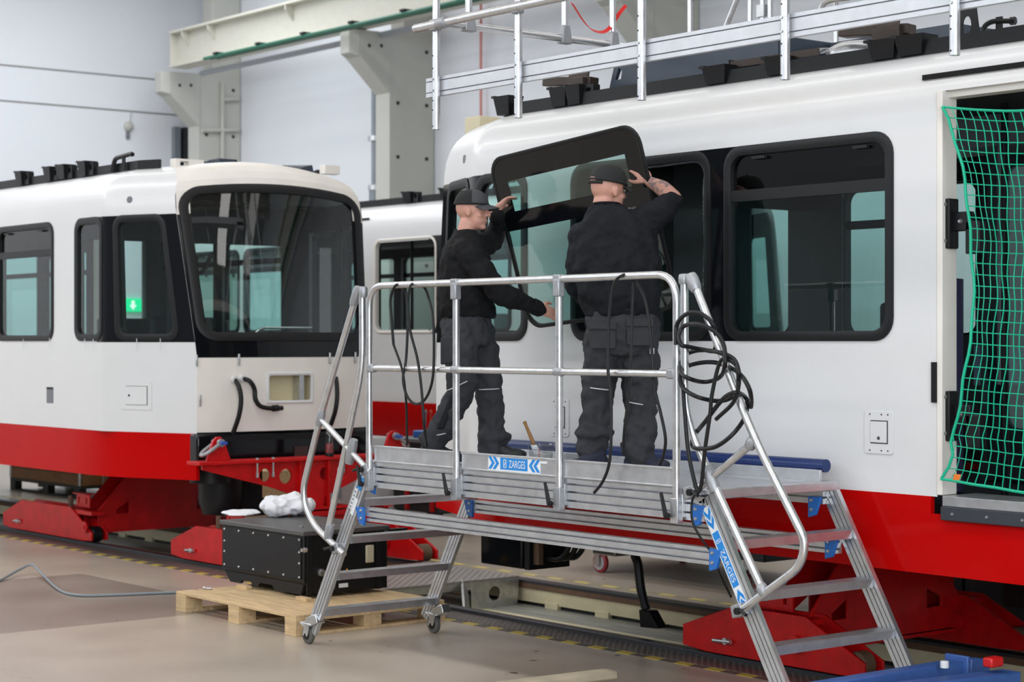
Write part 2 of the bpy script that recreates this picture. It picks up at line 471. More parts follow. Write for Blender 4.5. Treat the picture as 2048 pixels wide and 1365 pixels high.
# steel crane runway beam
cb = thing('crane_beam', (-22, 16.9, 6.86), 'long cream steel crane runway beam on the corbels', 'beam')
q = MB(); q.box(-30.45, 4, 16.885, 16.915, 6.9, 7.46); build('web', q, BEAMP, cb)
q = MB(); q.box(-30.45, 4, 16.72, 17.08, 7.46, 7.50); build('top_flange', q, BEAMP, cb)
q = MB(); q.box(-30.45, 4, 16.72, 17.08, 6.86, 6.90); build('bottom_flange', q, BEAMP, cb)
q = MB(); q.box(-30.45, -30.42, 16.74, 17.06, 6.9, 7.46); build('end_plate', q, BEAMP, cb)
for x in (-30.0, -29.1, -26.6, -24.0, -21.4, -18.8, -16.2):
    q = MB(); q.add([(x, 16.885, 7.46), (x, 16.73, 7.46), (x, 16.73, 7.38), (x, 16.885, 7.2), (x - .03, 16.885, 7.46), (x - .03, 16.73, 7.46), (x - .03, 16.73, 7.38), (x - .03, 16.885, 7.2)],
                    [(0, 1, 2, 3), (7, 6, 5, 4), (0, 4, 5, 1), (1, 5, 6, 2), (2, 6, 7, 3), (3, 7, 4, 0)])
    build('stiffener', q, BEAMP, cb)
GREEN = mat('green_conductor', (0.015, 0.13, 0.075), 0.4)
bb = thing('conductor_rail', (-21, 16.5, 6.75), 'three green conductor rails on black holders below the crane beam', 'conductor rail')
for j in range(3):
    q = MB(); q.tube([(-28.75 + j * .1, 16.46 + j * .07, 6.80), (3, 16.46 + j * .07, 6.80)], .028, 8); build('conductor', q, GREEN, bb)
x = -28.4
while x < -16:
    q = MB(); q.box(x, x + .12, 16.42, 16.80, 6.828, 6.862); build('holder', q, BLACK, bb)
    x += 1.35
q = MB(); q.tube([(-30.3, 17.30, 6.79), (2, 17.30, 6.79)], .05, 8); tag(build('grey_conduit', q, mat('conduit_grey', (0.36, 0.38, 0.41), .5)), 'grey conduit running under the crane beam along the wall', 'pipe')
PIPEG = mat('drain_pipe_grey', (0.24, 0.27, 0.30), 0.45, 0.4, var=.1)
d = thing('drain_pipe', (-25.82, 17.95, 0), 'grey metal drain pipe beside the middle column', 'pipe')
q = MB(); q.tube([(-25.82, 17.95, 0.0), (-25.82, 17.95, 4.5)], .1, 14); build('lower_pipe', q, PIPEG, d)
q = MB(); q.tube([(-25.82, 17.95, 4.5), (-25.82, 17.95, 6.1)], .06, 12); build('upper_pipe', q, PIPEG, d)
for z in (4.5, 5.3):
    q = MB(); q.lathe((-25.82, 17.95, z), (0, 0, 1), [(.115, -.04), (.115, .04)], 14); build('sleeve', q, STEEL, d)
PINK = mat('faded_red_paint', (0.62, 0.25, 0.22), 0.6)
q = MB(); q.tube([(-23.4, 18.25, 0), (-23.4, 18.25, 9)], .022, 8); tag(build('riser_pipe', q, PINK), 'thin faded red riser pipe on the back wall', 'pipe')
d = thing('corner_duct', (-31.85, 17.6, 0), 'dark grey vertical ducts in the hall corner', 'duct')
for j, (yy, w) in enumerate(((17.68, .12), (17.86, .1), (18.02, .08))):
    q = MB(); q.box(-31.98, -31.86, yy - w / 2, yy + w / 2, 0, 6.0); build('duct', q, PIPEG if j != 1 else DARK, d)
wf = thing('wall_bell', (-31.97, 16.55, 5.8), 'small pale round bell fitting on the gable wall', 'bell')
q = MB(); q.lathe((-32.0, 16.72, 5.95), (1, 0, 0), [(.09, 0), (.09, .05), (.04, .09)], 14); build('dome', q, CONC, wf)
q = MB(); q.box(-32.0, -31.95, 16.68, 16.74, 5.72, 5.88); build('horn', q, GREYPANEL, wf)
q = MB(); q.tube([(-31.99, 16.76, 6.04), (-31.99, 16.78, 6.22)], .012, 6); build('lead', q, CONC, wf)
EXITG = bpy.data.materials.new('exit_sign_green'); EXITG.use_nodes = True
_b = EXITG.node_tree.nodes['Principled BSDF']; _b.inputs['Base Color'].default_value = (0.0, .45, .18, 1); _b.inputs['Emission Color'].default_value = (0.02, .85, .35, 1); _b.inputs['Emission Strength'].default_value = 1.2
EXITW = bpy.data.materials.new('exit_sign_white'); EXITW.use_nodes = True
_b = EXITW.node_tree.nodes['Principled BSDF']; _b.inputs['Emission Color'].default_value = (.9, 1, .75, 1); _b.inputs['Emission Strength'].default_value = 1.2
ep = P(268, 611, X=-31.95)
ex = thing('exit_sign', (-31.97, ep.y, ep.z - .12), 'lit green exit sign with white arrow on the gable wall', 'sign')
q = MB(); q.box(-32.0, -31.93, ep.y - .17, ep.y + .17, ep.z - .12, ep.z + .12); build('sign_box', q, EXITG, ex)
q = MB(); q.plate([(-.03, .08), (-.03, 0), (-.07, 0), (0, -.09), (.07, 0), (.03, 0), (.03, .08)], [], (-31.93, ep.y - .03, ep.z), (0, 1, 0), (0, 0, 1), (.005, 0, 0)); build('arrow', q, EXITW, ex)

# bridging plate over the trench
g = thing('trench_bridge', (-13.3, 9.3, 0), 'tread-plate bridge laid across the rail trench beside the black box', 'bridge plate')
q = MB(); q.box(-13.65, -12.37, 8.62, 10.05, 0.036, 0.055); build('tread_plate', q, TREADB, g)
q = MB(); q.plate([(9.55, .036), (10.05, .036), (10.03, -.20), (9.55, -.20)], [[(9.79 + .06 * math.cos(a * math.pi / 6), -.07 + .06 * math.sin(a * math.pi / 6)) for a in range(12)]], (-12.37, 0, 0), (0, 1, 0), (0, 0, 1), (-.015, 0, 0)); build('end_plate', q, STEEL, g, bevel=.002)
q = MB(); q.box(-12.385, -12.37, 8.7, 9.55, -.02, .036); build('edge_lip', q, STEEL, g)
q = MB(); q.bar((-12.40, 9.50, .03), (-12.10, 9.30, -.24), .10, .02, (1, .3, 0)); build('strut', q, STEEL, g)
# ================================================================== TRAMS
HWID = 1.30
PROF = [(3.18, 0), (3.28, .012), (3.36, .04), (3.43, .085), (3.49, .15), (3.53, .23), (3.56, .34)]
RAKE = [(1.9, 0), (3.32, .24), (3.40, .27), (3.46, .32), (3.51, .40), (3.54, .48), (3.56, .60)]
ZTOP = [3.18, 3.23, 3.28, 3.32, 3.36, 3.40, 3.43, 3.46, 3.49, 3.51, 3.53, 3.545, 3.56]
CR = 0.97   # length of the tapered cab
def inset(s): return .40 * max(0.0, 1 - s / CR)

class Tram:
    def __init__(t, name, label, xf, dr, yc, dz, L):
        t.xf, t.dr, t.yc, t.dz, t.L = xf, dr, yc, dz, L
        t.root = thing(name, (xf - dr * L / 2, yc, 0.0), label, 'tram')
    def side(t, sg, s, z, off=0.0):
        rk = table(z, RAKE)
        s2 = rk + s * (CR - rk) / CR if s < CR else s
        return V(t.xf - t.dr * s2, t.yc + sg * (HWID - inset(s2) - table(z, PROF) + off), z + t.dz)
    def half(t, z):
        return HWID - inset(table(z, RAKE)) - table(z, PROF)
    def front(t, y, z, off=0.0):
        h = t.half(z); q = max(-1, min(1, y / h))
        s = table(z, RAKE) - .11 * (1 - q * q) - off
        zz = z + .085 * (1 - q * q) * max(0, min(1, (z - 2.0) / 1.5))
        return V(t.xf - t.dr * s, t.yc + y, zz + t.dz)
    def part(t, name, mb, m, parent=None, **k):
        return build(name, mb, m, parent or t.root, **k)

def rloop(a0, a1, b0, b1, r, k=6):
    out = []
    for (cx, cy, st) in ((a1 - r, b1 - r, 0), (a0 + r, b1 - r, 90), (a0 + r, b0 + r, 180), (a1 - r, b0 + r, 270)):
        for i in range(k + 1):
            a = math.radians(st + 90 * i / k); out.append((cx + r * math.cos(a), cy + r * math.sin(a)))
    return out
def densify(loop, step=.12):
    out = []
    for (p, q) in zip(loop, loop[1:] + loop[:1]):
        d = math.hypot(q[0] - p[0], q[1] - p[1]); n = max(1, int(d / step))
        for i in range(n): out.append((p[0] + (q[0] - p[0]) * i / n, p[1] + (q[1] - p[1]) * i / n))
    return out
def ring(fn, a0, a1, b0, b1, r, w, out, inn):
    """rounded-rectangle frame on a surface fn(a, b, off)"""
    lo = rloop(a0, a1, b0, b1, r); li = rloop(a0 + w, a1 - w, b0 + w, b1 - w, max(.02, r - w * .7))
    # densify both loops together
    LO, LI = [], []
    n = len(lo)
    for i in range(n):
        j = (i + 1) % n
        d = math.hypot(lo[j][0] - lo[i][0], lo[j][1] - lo[i][1]); k = max(1, int(d / .14))
        for q in range(k):
            f = q / k
            LO.append((lerp(lo[i][0], lo[j][0], f), lerp(lo[i][1], lo[j][1], f))); LI.append((lerp(li[i][0], li[j][0], f), lerp(li[i][1], li[j][1], f)))
    m = MB(); N = len(LO); vs = []
    mid = [((a[0] * .6 + b[0] * .4), (a[1] * .6 + b[1] * .4)) for a, b in zip(LO, LI)]
    lays = [(LO, -.01), (LO, out * .6), (mid, out), (LI, out * .5), (LI, -inn)]
    for pts, off in lays:
        for (a, b) in pts: vs.append(fn(a, b, off))
    fs = []
    for k in range(len(lays) - 1):
        for i in range(N):
            j = (i + 1) % N
            fs.append((k * N + i, k * N + j, (k + 1) * N + j, (k + 1) * N + i))
    return m.add(vs, fs)
def patch(fn, a0, a1, b0, b1, off, na=2, nb=2, th=0.0):
    m = MB()
    us = [lerp(a0, a1, i / na) for i in range(na + 1)]; ws = [lerp(b0, b1, i / nb) for i in range(nb + 1)]
    m.grid(lambda a, b: fn(a, b, off), us, ws)
    if th:
        m.grid(lambda a, b: fn(a, b, off - th), us, ws)
        for (A, B) in (((a0, a1), (b0, b0)), ((a0, a1), (b1, b1)), ((a0, a0), (b0, b1)), ((a1, a1), (b0, b1))):
            n = max(na, nb)
            vs = [fn(lerp(A[0], A[1], i / n), lerp(B[0], B[1], i / n), o) for o in (off, off - th) for i in range(n + 1)]
            m.add(vs, [(i, i + 1, n + 2 + i, n + 1 + i) for i in range(n)])
    return m
def panel_cells(fn, us, ws, skip, off=0.0):
    m = MB(); n = len(us)
    vs = [fn(u, w, off) for w in ws for u in us]; fs = []
    for k in range(len(ws) - 1):
        for i in range(n - 1):
            cu = (us[i] + us[i + 1]) / 2; cw = (ws[k] + ws[k + 1]) / 2
            if any(a0 < cu < a1 and b0 < cw < b1 for (a0, a1, b0, b1) in skip): continue
            fs.append((k * n + i, k * n + i + 1, (k + 1) * n + i + 1, (k + 1) * n + i))
    used = sorted({i for f in fs for i in f}); mp = {o: i for i, o in enumerate(used)}
    return m.add([vs[i] for i in used], [tuple(mp[i] for i in f) for f in fs])

ZB = 2.0        # bottom of the window belt
ZW = 3.125      # top of the window belt
# side layout measured from the nose: cab windows, two saloon windows, door
WIN = {'cab_quarter_window': (.15, .84), 'cab_side_window': (.985, 1.54), 'saloon_window': (1.98, 3.24), 'saloon_window_rear': (3.35, 4.61)}
DOOR = (4.90, 6.22)

def make_tram(name, label, xf, dr, yc, dz, L, near_open=(), second_door=False, frontface=True, extra_glass=True, near_white=(), detail=False, endwall=True):
    t = Tram(name, label, xf, dr, yc, dz, L)
    opens = []
    for k, (a, b) in WIN.items(): opens.append((k, a, b, ZB, ZW))
    more = [(6.36 + i * 1.36, 6.36 + i * 1.36 + 1.26) for i in range(8) if 6.36 + i * 1.36 + 1.4 < L]
    for (a, b) in more: opens.append(('saloon_window_rear', a, b, ZB, ZW))
    for sg in (-1, 1):
        fn = lambda s, z, off=0.0, sg=sg: t.side(sg, s, z, off)
        skips = [(a + .042, b - .042, z0 + .042, z1 - .042) for (_, a, b, z0, z1) in opens]
        door_here = True
        skips.append((DOOR[0], DOOR[1], 0.9, 3.30))
        us = sorted({0, .5, CR, L} | {e for s in skips for e in s[:2]} | {1.7 + .8 * i for i in range(int((L - 1.7) / .8))})
        zs = sorted({1.19, 1.6, 1.86} | {e for s in skips for e in s[2:] if 1.19 < e < 3.4} | {3.30} | set(ZTOP))
        shell = t.part('side_shell', panel_cells(fn, us, zs, skips), WHITE, angle=25)
        t.part('side_lining', panel_cells(fn, us, [z for z in zs if z < 3.36], skips, -.075), DARK, shell)
        # red skirt, open under the door
        us2 = sorted({0, CR, DOOR[0] - .04, DOOR[1], L} | {2 + i for i in range(int(L - 2))})
        sk = t.part('skirt_panel', patch(fn, 0, DOOR[0] - .04, .783, 1.19, .004, 12, 3, .03), RED)
        t.part('skirt_panel', patch(fn, DOOR[0] - .04, L, .783, 1.10, .004, 8, 3, .03), RED)
        # black belt around the cab windows and between the saloon windows
        for (a, b, z0, z1) in ((.0, 1.10, ZB - .01, ZW - .005), (3.10, 3.50, ZB, ZW + .0)):
            cs = [(x0 + .042, x1 - .042, y0 + .042, y1 - .042) for (_, x0, x1, y0, y1) in opens]
            uu = sorted({a, b} | {e for e in (CR,) if a < e < b} | {e for s in cs for e in s[:2] if a < e < b}); zz = sorted({z0, z1} | {e for s in cs for e in s[2:] if z0 < e < z1})
            t.part('belt_panel', panel_cells(fn, uu, zz, cs, .003), BLACKG)
        for (k, a, b, z0, z1) in opens:
            is_open = sg < 0 and k in near_open and (k != 'saloon_window_rear' or a < 5)
            white = sg < 0 and k in near_white and a < 5
            cabw = k.startswith('cab')
            w = .062 if cabw else .055
            fr = t.part('window_frame', ring(fn, a, b, z0, z1, .12 if cabw else .125, w if not white else .03, .016, .05), CREAM if white else RUBBER, angle=50)
            if is_open: continue
            if not cabw and sg < 0 and not white:
                zt = 2.84
                t.part('window_pane', patch(fn, a + .045, b - .045, z0 + .045, zt - .02, -.012), GLASS, fr)
                t.part('vent_pane', patch(fn, a + .045, b - .045, zt + .02, z1 - .045, -.02), GLASSD, fr)
                t.part('transom', patch(fn, a + .05, b - .05, zt - .035, zt + .03, .006, 2, 1, .03), RUBBER, fr, bevel=.004)
                for f in (.22, .82):
                    q = MB(); c = fn(lerp(a, b, f), z1 - .075, .0); q.box(c.x - .05, c.x + .05, c.y - .012, c.y + .012, c.z - .008, c.z + .008); t.part('hinge', q, BLACK, fr)
            else:
                t.part('window_pane', patch(fn, a + .045, b - .045, z0 + .045, z1 - .045, -.012), GLASS, fr)
                if not cabw:
                    t.part('transom', patch(fn, a + .05, b - .05, 2.80, 2.86, .0, 2, 1, .03), RUBBER, fr)
        # door jambs and sill
        jm = MB()
        for s0, s1 in ((DOOR[0], DOOR[0] + .035), (DOOR[1] - .035, DOOR[1])):
            p = fn(s0, 1.2, .006); q = fn(s1, 1.2, .006)
            jm.box(p.x, q.x, p.y, p.y - sg * .12, 1.2 + dz, 3.30 + dz)
        p = fn(DOOR[0], 3.3, .0); q = fn(DOOR[1], 3.3, .0)
        jm.box(p.x, q.x, p.y - sg * .03, p.y - sg * .12, 3.265 + dz, 3.31 + dz)
        t.part('door_frame', jm, CREAM, bevel=.003)
        p = fn(DOOR[0] + .05, 1.2); q = fn(DOOR[1], 1.2)
        sl = MB(); sl.box(p.x, q.x, p.y + sg * .025, p.y - sg * .25, 1.145 + dz, 1.20 + dz); sl = t.part('door_sill', sl, ALU, bevel=.004)
        b2 = MB(); b2.box(p.x, q.x, p.y + sg * .04, p.y - sg * .05, 1.075 + dz, 1.145 + dz); t.part('sill_rubber', b2, mat('slate_rubber_%s' % (name + str(sg)), (.03, .035, .045), .5), sl, bevel=.004)
        for i in range(6):
            h = MB(); h.lathe((lerp(p.x, q.x, .06 + i * .17), p.y + sg * .04, 1.11 + dz), (0, sg, 0), [(.009, 0), (.006, .006)], 8); t.part('bolt', h, STEEL, sl)
        # drip rail above the door
        d = MB(); a = fn(DOOR[0] - .13, 3.40); b = fn(DOOR[1] + .15, 3.40)
        yo = t.yc + sg * (HWID - table(3.385, PROF))
        d.box(a.x, b.x, yo - .01, yo + sg * .02, 3.372 + dz, 3.40 + dz); t.part('drip_rail', d, BLACK)
    # roof with crown
    rs = [.60] + [1.0 + i * 1.0 for i in range(int(L))] ; rs = [r for r in rs if r < L] + [L]
    qs = [-1 + i / 6 for i in range(13)]
    hz = lambda s: HWID - inset(s) - .34
    m = MB(); m.grid(lambda q, s: V(t.xf - t.dr * s, t.yc + q * hz(s), 3.56 + .085 * (1 - q * q) + dz), qs, rs)
    t.part('roof', m, WHITE)
    m = MB(); m.box(t.xf - t.dr * 1.2, t.xf - t.dr * L, yc - 1.2, yc + 1.2, 3.30 + dz, 3.33 + dz); t.part('ceiling_lining', m, DARK)
    m = MB(); m.box(t.xf - t.dr * .86, t.xf - t.dr * L, yc - 1.18, yc + 1.18, 1.04 + dz, 1.14 + dz)
    m.box(t.xf - t.dr * .15, t.xf - t.dr * .87, yc - .9, yc + .9, 1.04 + dz, 1.14 + dz); t.part('floor_pan', m, DARK)
    m = MB(); E = t.xf - t.dr * (L - .06); E2 = t.xf - t.dr * L
    if endwall: m.box(E, E2, yc - 1.22, yc + 1.22, 1.04 + dz, 3.5 + dz)
    else: m.plate([(-1.22, 1.04), (1.22, 1.04), (1.22, 3.5), (-1.22, 3.5)], [[(-1.0, 1.2), (1.0, 1.2), (1.0, 3.2), (-1.0, 3.2)]], (E, yc, dz), (0, 1, 0), (0, 0, 1), (E2 - E, 0, 0))
    t.part('end_wall', m, DARK)
    # interior: cab partition frame, grab poles, seat blocks, ceiling duct
    X = lambda s: t.xf - t.dr * s
    m = MB()
    for y0, y1, z0, z1 in ((-1.2, -1.1, 1.14, 1.95), (1.1, 1.2, 1.14, 1.95), (-1.2, 1.2, 2.95, 3.3), (-.25, -.05, 1.14, 3.0), (-1.2, -.1, 1.14, 1.95)):
        m.box(X(1.66), X(1.72), yc + y0, yc + y1, z0 + dz, z1 + dz)
    t.part('cab_partition', m, DARK)
    for (s, y) in ((2.2, -.55), (3.3, .55), (4.8, -.6), (4.8, .5), (6.35, -.6), (7.2, .4)):
        if s < L:
            m = MB(); m.tube([(X(s), yc + y, 1.14 + dz), (X(s), yc + y, 3.3 + dz)], .02, 8); t.part('grab_pole', m, BLACK)
    m = MB(); m.box(X(1.8), X(L - .1), yc - .22, yc + .22, 3.12 + dz, 3.3 + dz); t.part('ceiling_duct', m, GREYPANEL)
    for s in (2.7, 3.9):
        m = MB(); m.box(X(s), X(s + .45), yc + .35, yc + 1.1, 1.14 + dz, 1.62 + dz); m.box(X(s + .4), X(s + .5), yc + .35, yc + 1.1, 1.6 + dz, 2.25 + dz); t.part('seat_block', m, DARK, bevel=.03)
    if frontface:
        fn = lambda y, z, off=0.0: t.front(y, z, off)
        wx = 1.0  # the windscreen spans between the pillars
        def fcells(zs, off, mt, nm, skip=()):
            m = MB(); n = 17
            for z0, z1 in zip(zs, zs[1:]):
                ys = [-1 + 2 * i / (n - 1) for i in range(n)]
                for a, b in zip(ys, ys[1:]):
                    c = (a + b) / 2; cz = (z0 + z1) / 2
                    if any(a0 < c < a1 and b0 < cz < b1 for (a0, a1, b0, b1) in skip): continue
                    m.add([fn(a * t.half(z0), z0, off), fn(b * t.half(z0), z0, off), fn(b * t.half(z1), z1, off), fn(a * t.half(z1), z1, off)], [(0, 1, 2, 3)])
            return t.part(nm, m, mt, angle=30)
        fcells([1.2, 1.46, 1.70, 1.86], 0, CREAM, 'front_shell', [(-.26, .24, 1.46, 1.70)])
        fcells([1.855, 2.03], .003, BLACKG, 'front_band')
        fcells([2.0, 2.06, 2.5, 3.0, 3.11], 0.0, BLACKG, 'front_pillar', [(-.875, .875, 2.04, 3.3)])
        fcells([3.11, 3.31] + [z for z in ZTOP if z > 3.31], 0.0, CREAM, 'front_cap', [(-.875, .875, 3.05, 3.31)])
        fy = lambda y, z, off=0.0: t.front(y * t.half(z) / t.half(2.0), z, off)
        h = t.half(2.0)
        fr = t.part('windscreen_frame', ring(fy, -h * .975, h * .975, 2.0, 3.345, .17, .075, .022, .04), RUBBER, angle=50)
        t.part('windscreen', patch(fy, -h * .95, h * .95, 2.03, 3.32, -.008, 14, 6), GLASSC, fr)
        if not detail: return t_finish(t, X, L, yc, dz)
        # recessed plate box, wiper hoses, clips
        m = MB(); ya, yb, za, zb = -.26 * h, .24 * h, 1.46, 1.70
        for (p0, p1, r0, r1) in ((ya, yb, za, za), (ya, yb, zb, zb), (ya, ya, za, zb), (yb, yb, za, zb)):
            m.add([fn(p0, r0, .004), fn(p1, r1, .004), fn(p1, r1, -.12), fn(p0, r0, -.12)], [(0, 1, 2, 3)])
        m.add([fn(ya, za, -.12), fn(yb, za, -.12), fn(yb, zb, -.12), fn(ya, zb, -.12)], [(0, 1, 2, 3)])
        rb = t.part('plate_recess', m, PITC)
        t.part('recess_rim', ring(fn, ya - .02, yb + .02, za - .02, zb + .02, .012, .028, .012, .01), WHITE, rb)
        m = MB(); p = fn(yb - .1, (za + zb) / 2, -.06); m.obox(p, (.05, 0, 0), (0, .025, 0), (0, 0, .11)); t.part('recess_bracket', m, STEEL, rb)
        for (u_, v_) in ((398, 722), (474, 720), (654, 717), (711, 716), (404, 802), (716, 788)):
            pp = P(u_, v_, X=xf + .05); y = pp.y - yc
            m = MB(); c = fn(y, pp.z, .012); m.obox(c, (.008, 0, 0), (0, .009, 0), (0, 0, .05)); t.part('clip', m, STEEL, bevel=.004)
        xx = xf + .17
        def hose(pts, r=.021):
            m = MB(); m.tube(smooth_path([P(a, b, X=xx + c) for a, b, c in pts], 6), r, 10); return t.part('hose', m, RUBBER)
        hose([(470, 760, -.08), (478, 775, 0), (482, 800, .02), (478, 832, 0), (466, 868, -.08)])
        hh = hose([(486, 758, -.08), (500, 764, 0), (509, 780, 0), (511, 800, 0), (522, 814, 0), (545, 818, 0), (565, 817, 0)])
        m = MB(); m.tube([P(545, 818, X=xx), P(556, 817, X=xx)], .03, 10); t.part('hose_coupling', m, BLACK, hh)
        hose([(672, 757, -.08), (674, 775, 0), (674, 800, .02), (670, 825, 0), (662, 850, -.08)])
        for (u_, v_) in ((468, 760), (484, 758)):
            m = MB(); m.lathe(P(u_, v_, X=xf + .08), (1, 0, 0), [(.035, 0), (.03, .03)], 12); t.part('hose_boss', m, WHITE)
        # black coupler pocket below the front panel
        m = MB(); m.box(xf - .5, xf + .06, yc - .93, yc + .93, .93 + dz, 1.19 + dz); fb = t.part('buffer_beam', m, BLACKG, bevel=.02)
        m = MB(); m.box(xf - .02, xf + .085, yc - .80, yc + .84, 1.12 + dz, 1.16 + dz); t.part('beam_lip', m, BLACK, fb)
        m = MB(); m.lathe((xf - .24, yc - .62, 0.74), (0, 0, 1), [(.19, 0), (.19, .32)], 20); t.part('corner_bumper', m, GREYPANEL if 0 else BLACK, fb)
        m = MB(); m.lathe((xf - .28, yc - .5, .45), (0, 0, 1), [(.16, 0), (.2, .12), (.2, .5)], 18); t.part('coupler_housing', m, BLACK, fb)
        m = MB(); m.box(xf - .4, xf - .2, yc - .45, yc + .35, .42, .56); m.box(xf - .4, xf - .22, yc - .3, yc - .1, .5, .95); t.part('coupler_frame', m, BLACK, fb)
        m = MB(); m.box(xf + .06, xf + .075, yc + .06, yc + .20, .95, 1.05); t.part('latch_plate', m, mat('oxide_brown_%s' % name, (.05, .02, .018), .6), fb)
    return t_finish(t, X, L, yc, dz)

def t_finish(t, X, L, yc, dz):
    # roof rails
    for sg in (-1, 1):
        m = MB(); pts = [(s, yc + sg * (HWID - inset(s) - .36)) for s in (.75, CR, L)]
        for (s0, y0), (s1, y1) in zip(pts, pts[1:]):
            m.bar((X(s0), y0, 3.60 + dz), (X(s1), y1, 3.60 + dz), .03, .09)
        t.part('roof_rail', m, BLACK)
    return t

def roof_cup(t, s, w=.16, h=.14, y=-1.0, tab=True):
    x = t.xf - t.dr * s; yy = t.yc + y; z0 = 3.57 + t.dz
    m = MB()
    m.add([(x - w * .38, yy, z0), (x + w * .38, yy, z0), (x + w * .5, yy - .02, z0 + h), (x - w * .5, yy - .02, z0 + h),
           (x - w * .38, yy + .1, z0), (x + w * .38, yy + .1, z0), (x + w * .5, yy + .12, z0 + h), (x - w * .5, yy + .12, z0 + h)],
          [(0, 1, 2, 3), (7, 6, 5, 4), (0, 4, 5, 1), (1, 5, 6, 2), (2, 6, 7, 3), (3, 7, 4, 0)])
    m.box(x - w * .62, x - w * .4, yy - .02, yy + .1, z0 + h - .01, z0 + h + .006)
    t.part('cable_bracket', m, BLACK)
    if tab:
        m = MB(); xx = x + w * .75
        m.plate([(-.05, 0), (.06, 0), (.06, .12), (-.05, .13)], [[(-.015, .05), (.035, .05), (.035, .1), (-.015, .1)]], (xx, yy + .02, z0), (1, 0, 0), (0, 0, 1), (0, .06, 0)); t.part('cable_bracket', m, BLACK)

TN = make_tram('tram_car', 'white and red tram car beside the aluminium platform, its door opening netted', -11.30, -1, 9.30, 0.0, 9.2, near_open=('saloon_window',))
TL = make_tram('tram_car', 'white and red tram car with cream cab front and black windscreen frame', -14.80, 1, 9.30, 0.0, 16.4, detail=True)
TB = make_tram('tram_car', 'white tram car parked on the far track behind the other two', -14.40, 1, 14.50, 0.09, 9.9, near_open=('saloon_window_rear',), near_white=('saloon_window_rear',), frontface=False, endwall=False)
for s, w in ((2.0, .16), (2.45, .17), (2.75, .15), (3.4, .15)): roof_cup(TL, s, w)
for s in (3.25, 3.6, 4.35): roof_cup(TB, s, .18, .13)
# round grab loops on the roofs
for t, s in ((TL, 1.25), (TB, 2.55)):
    m = MB(); x = t.xf - s; yy = t.yc - .98
    m.tube(round_path([(x - .17, yy, 3.57 + t.dz), (x - .13, yy, 3.69 + t.dz), (x + .2, yy, 3.71 + t.dz), (x + .22, yy, 3.70 + t.dz)], .07), .022, 8); m.tube([(x + .05, yy, 3.57 + t.dz), (x + .05, yy, 3.70 + t.dz)], .018, 8)
    t.part('roof_hoop', m, BLACK)
# ================================================================== ALUMINIUM WORK PLATFORM
def text_mesh(body, size):
    cu = bpy.data.curves.new('lettering', 'FONT'); cu.body = body; cu.size = size; cu.align_x = 'CENTER'; cu.align_y = 'CENTER'
    o = bpy.data.objects.new('lettering', cu); COL.objects.link(o)
    dg = bpy.context.evaluated_depsgraph_get(); dg.update()
    me = bpy.data.meshes.new_from_object(o.evaluated_get(dg))
    vs = [tuple(v.co) for v in me.vertices]; fs = [tuple(p.vertices) for p in me.polygons]
    bpy.data.objects.remove(o); bpy.data.curves.remove(cu); bpy.data.meshes.remove(me)
    return vs, fs
def flat(mb, vs, fs, c, ax, ay):
    c = Vector(c); ax = Vector(ax); ay = Vector(ay)
    return mb.add([c + ax * p[0] + ay * p[1] for p in vs], fs)

YF, YR = 6.92, 7.86
XL, XR = -10.02, -7.02
DK = 1.24
pf = thing('work_platform', ((XL + XR) / 2, 7.39, 0), 'mobile aluminium work platform with steps at both ends and a guard rail', 'work platform')
def pp(name, mb, m, parent=None, **k): return build(name, mb, m, parent or pf, **k)

def profile_beam(name, x0, x1, y, z0, z1, grooves, th=.05, parent=None):
    """extruded aluminium beam along X with real grooves in its front face"""
    pts = [(0, z0)]
    for g in grooves:
        zg = lerp(z0, z1, g)
        pts += [(0, zg - .0055), (.034, zg - .0055), (.034, zg + .0055), (0, zg + .0055)]
    pts += [(0, z1), (th, z1), (th, z0)]
    m = MB(); m.plate([(a, b) for a, b in pts], [], (x0, y, 0), (0, 1, 0), (0, 0, 1), (x1 - x0, 0, 0))
    return pp(name, m, ALU, parent, angle=25)
profile_beam('deck_beam', XL + .04, XR, YF, 1.078, 1.238, (.25, .55, .82))
profile_beam('deck_beam', XL + .04, XR, YR - .05, 1.12, 1.238, (.3, .7))
profile_beam('cross_brace', XL - .06, XR + .045, YF + .02, .858, .944, (.28, .74))
profile_beam('cross_brace', XL - .10, XR + .10, YR - .06, .862, .948, (.28, .74))
m = MB(); m.box(XL, XR + .02, YF + .02, YR, 1.215, DK); pp('deck', m, ALU, bevel=.003)
# nosings closing the deck at each flight
for x in (XL - .02, XR + .0):
    m = MB(); m.box(x - .02, x + .06, YF + .03, YR + .02, 1.195, 1.248); pp('deck_nosing', m, ALU, bevel=.006)
# toe boards in three lengths between the guard posts
POSTX = [P(u, 740, Y=YF - .02).x for u in (741, 915, 1121, 1356)]
for a, b in zip(POSTX, POSTX[1:]):
    m = MB(); m.box(a + .03, b - .03, YF - .012, YF + .008, 1.245, 1.342); m.box(a + .03, b - .03, YF - .02, YF + .012, 1.333, 1.345); m.box(a + .03, b - .03, YF - .02, YF + .012, 1.243, 1.252)
    pp('toe_board', m, ALU, bevel=.002)
m = MB(); m.box(XL + .1, XR - .05, YR - .02, YR, DK, 1.30); tbk = pp('toe_board', m, ALU, bevel=.002)
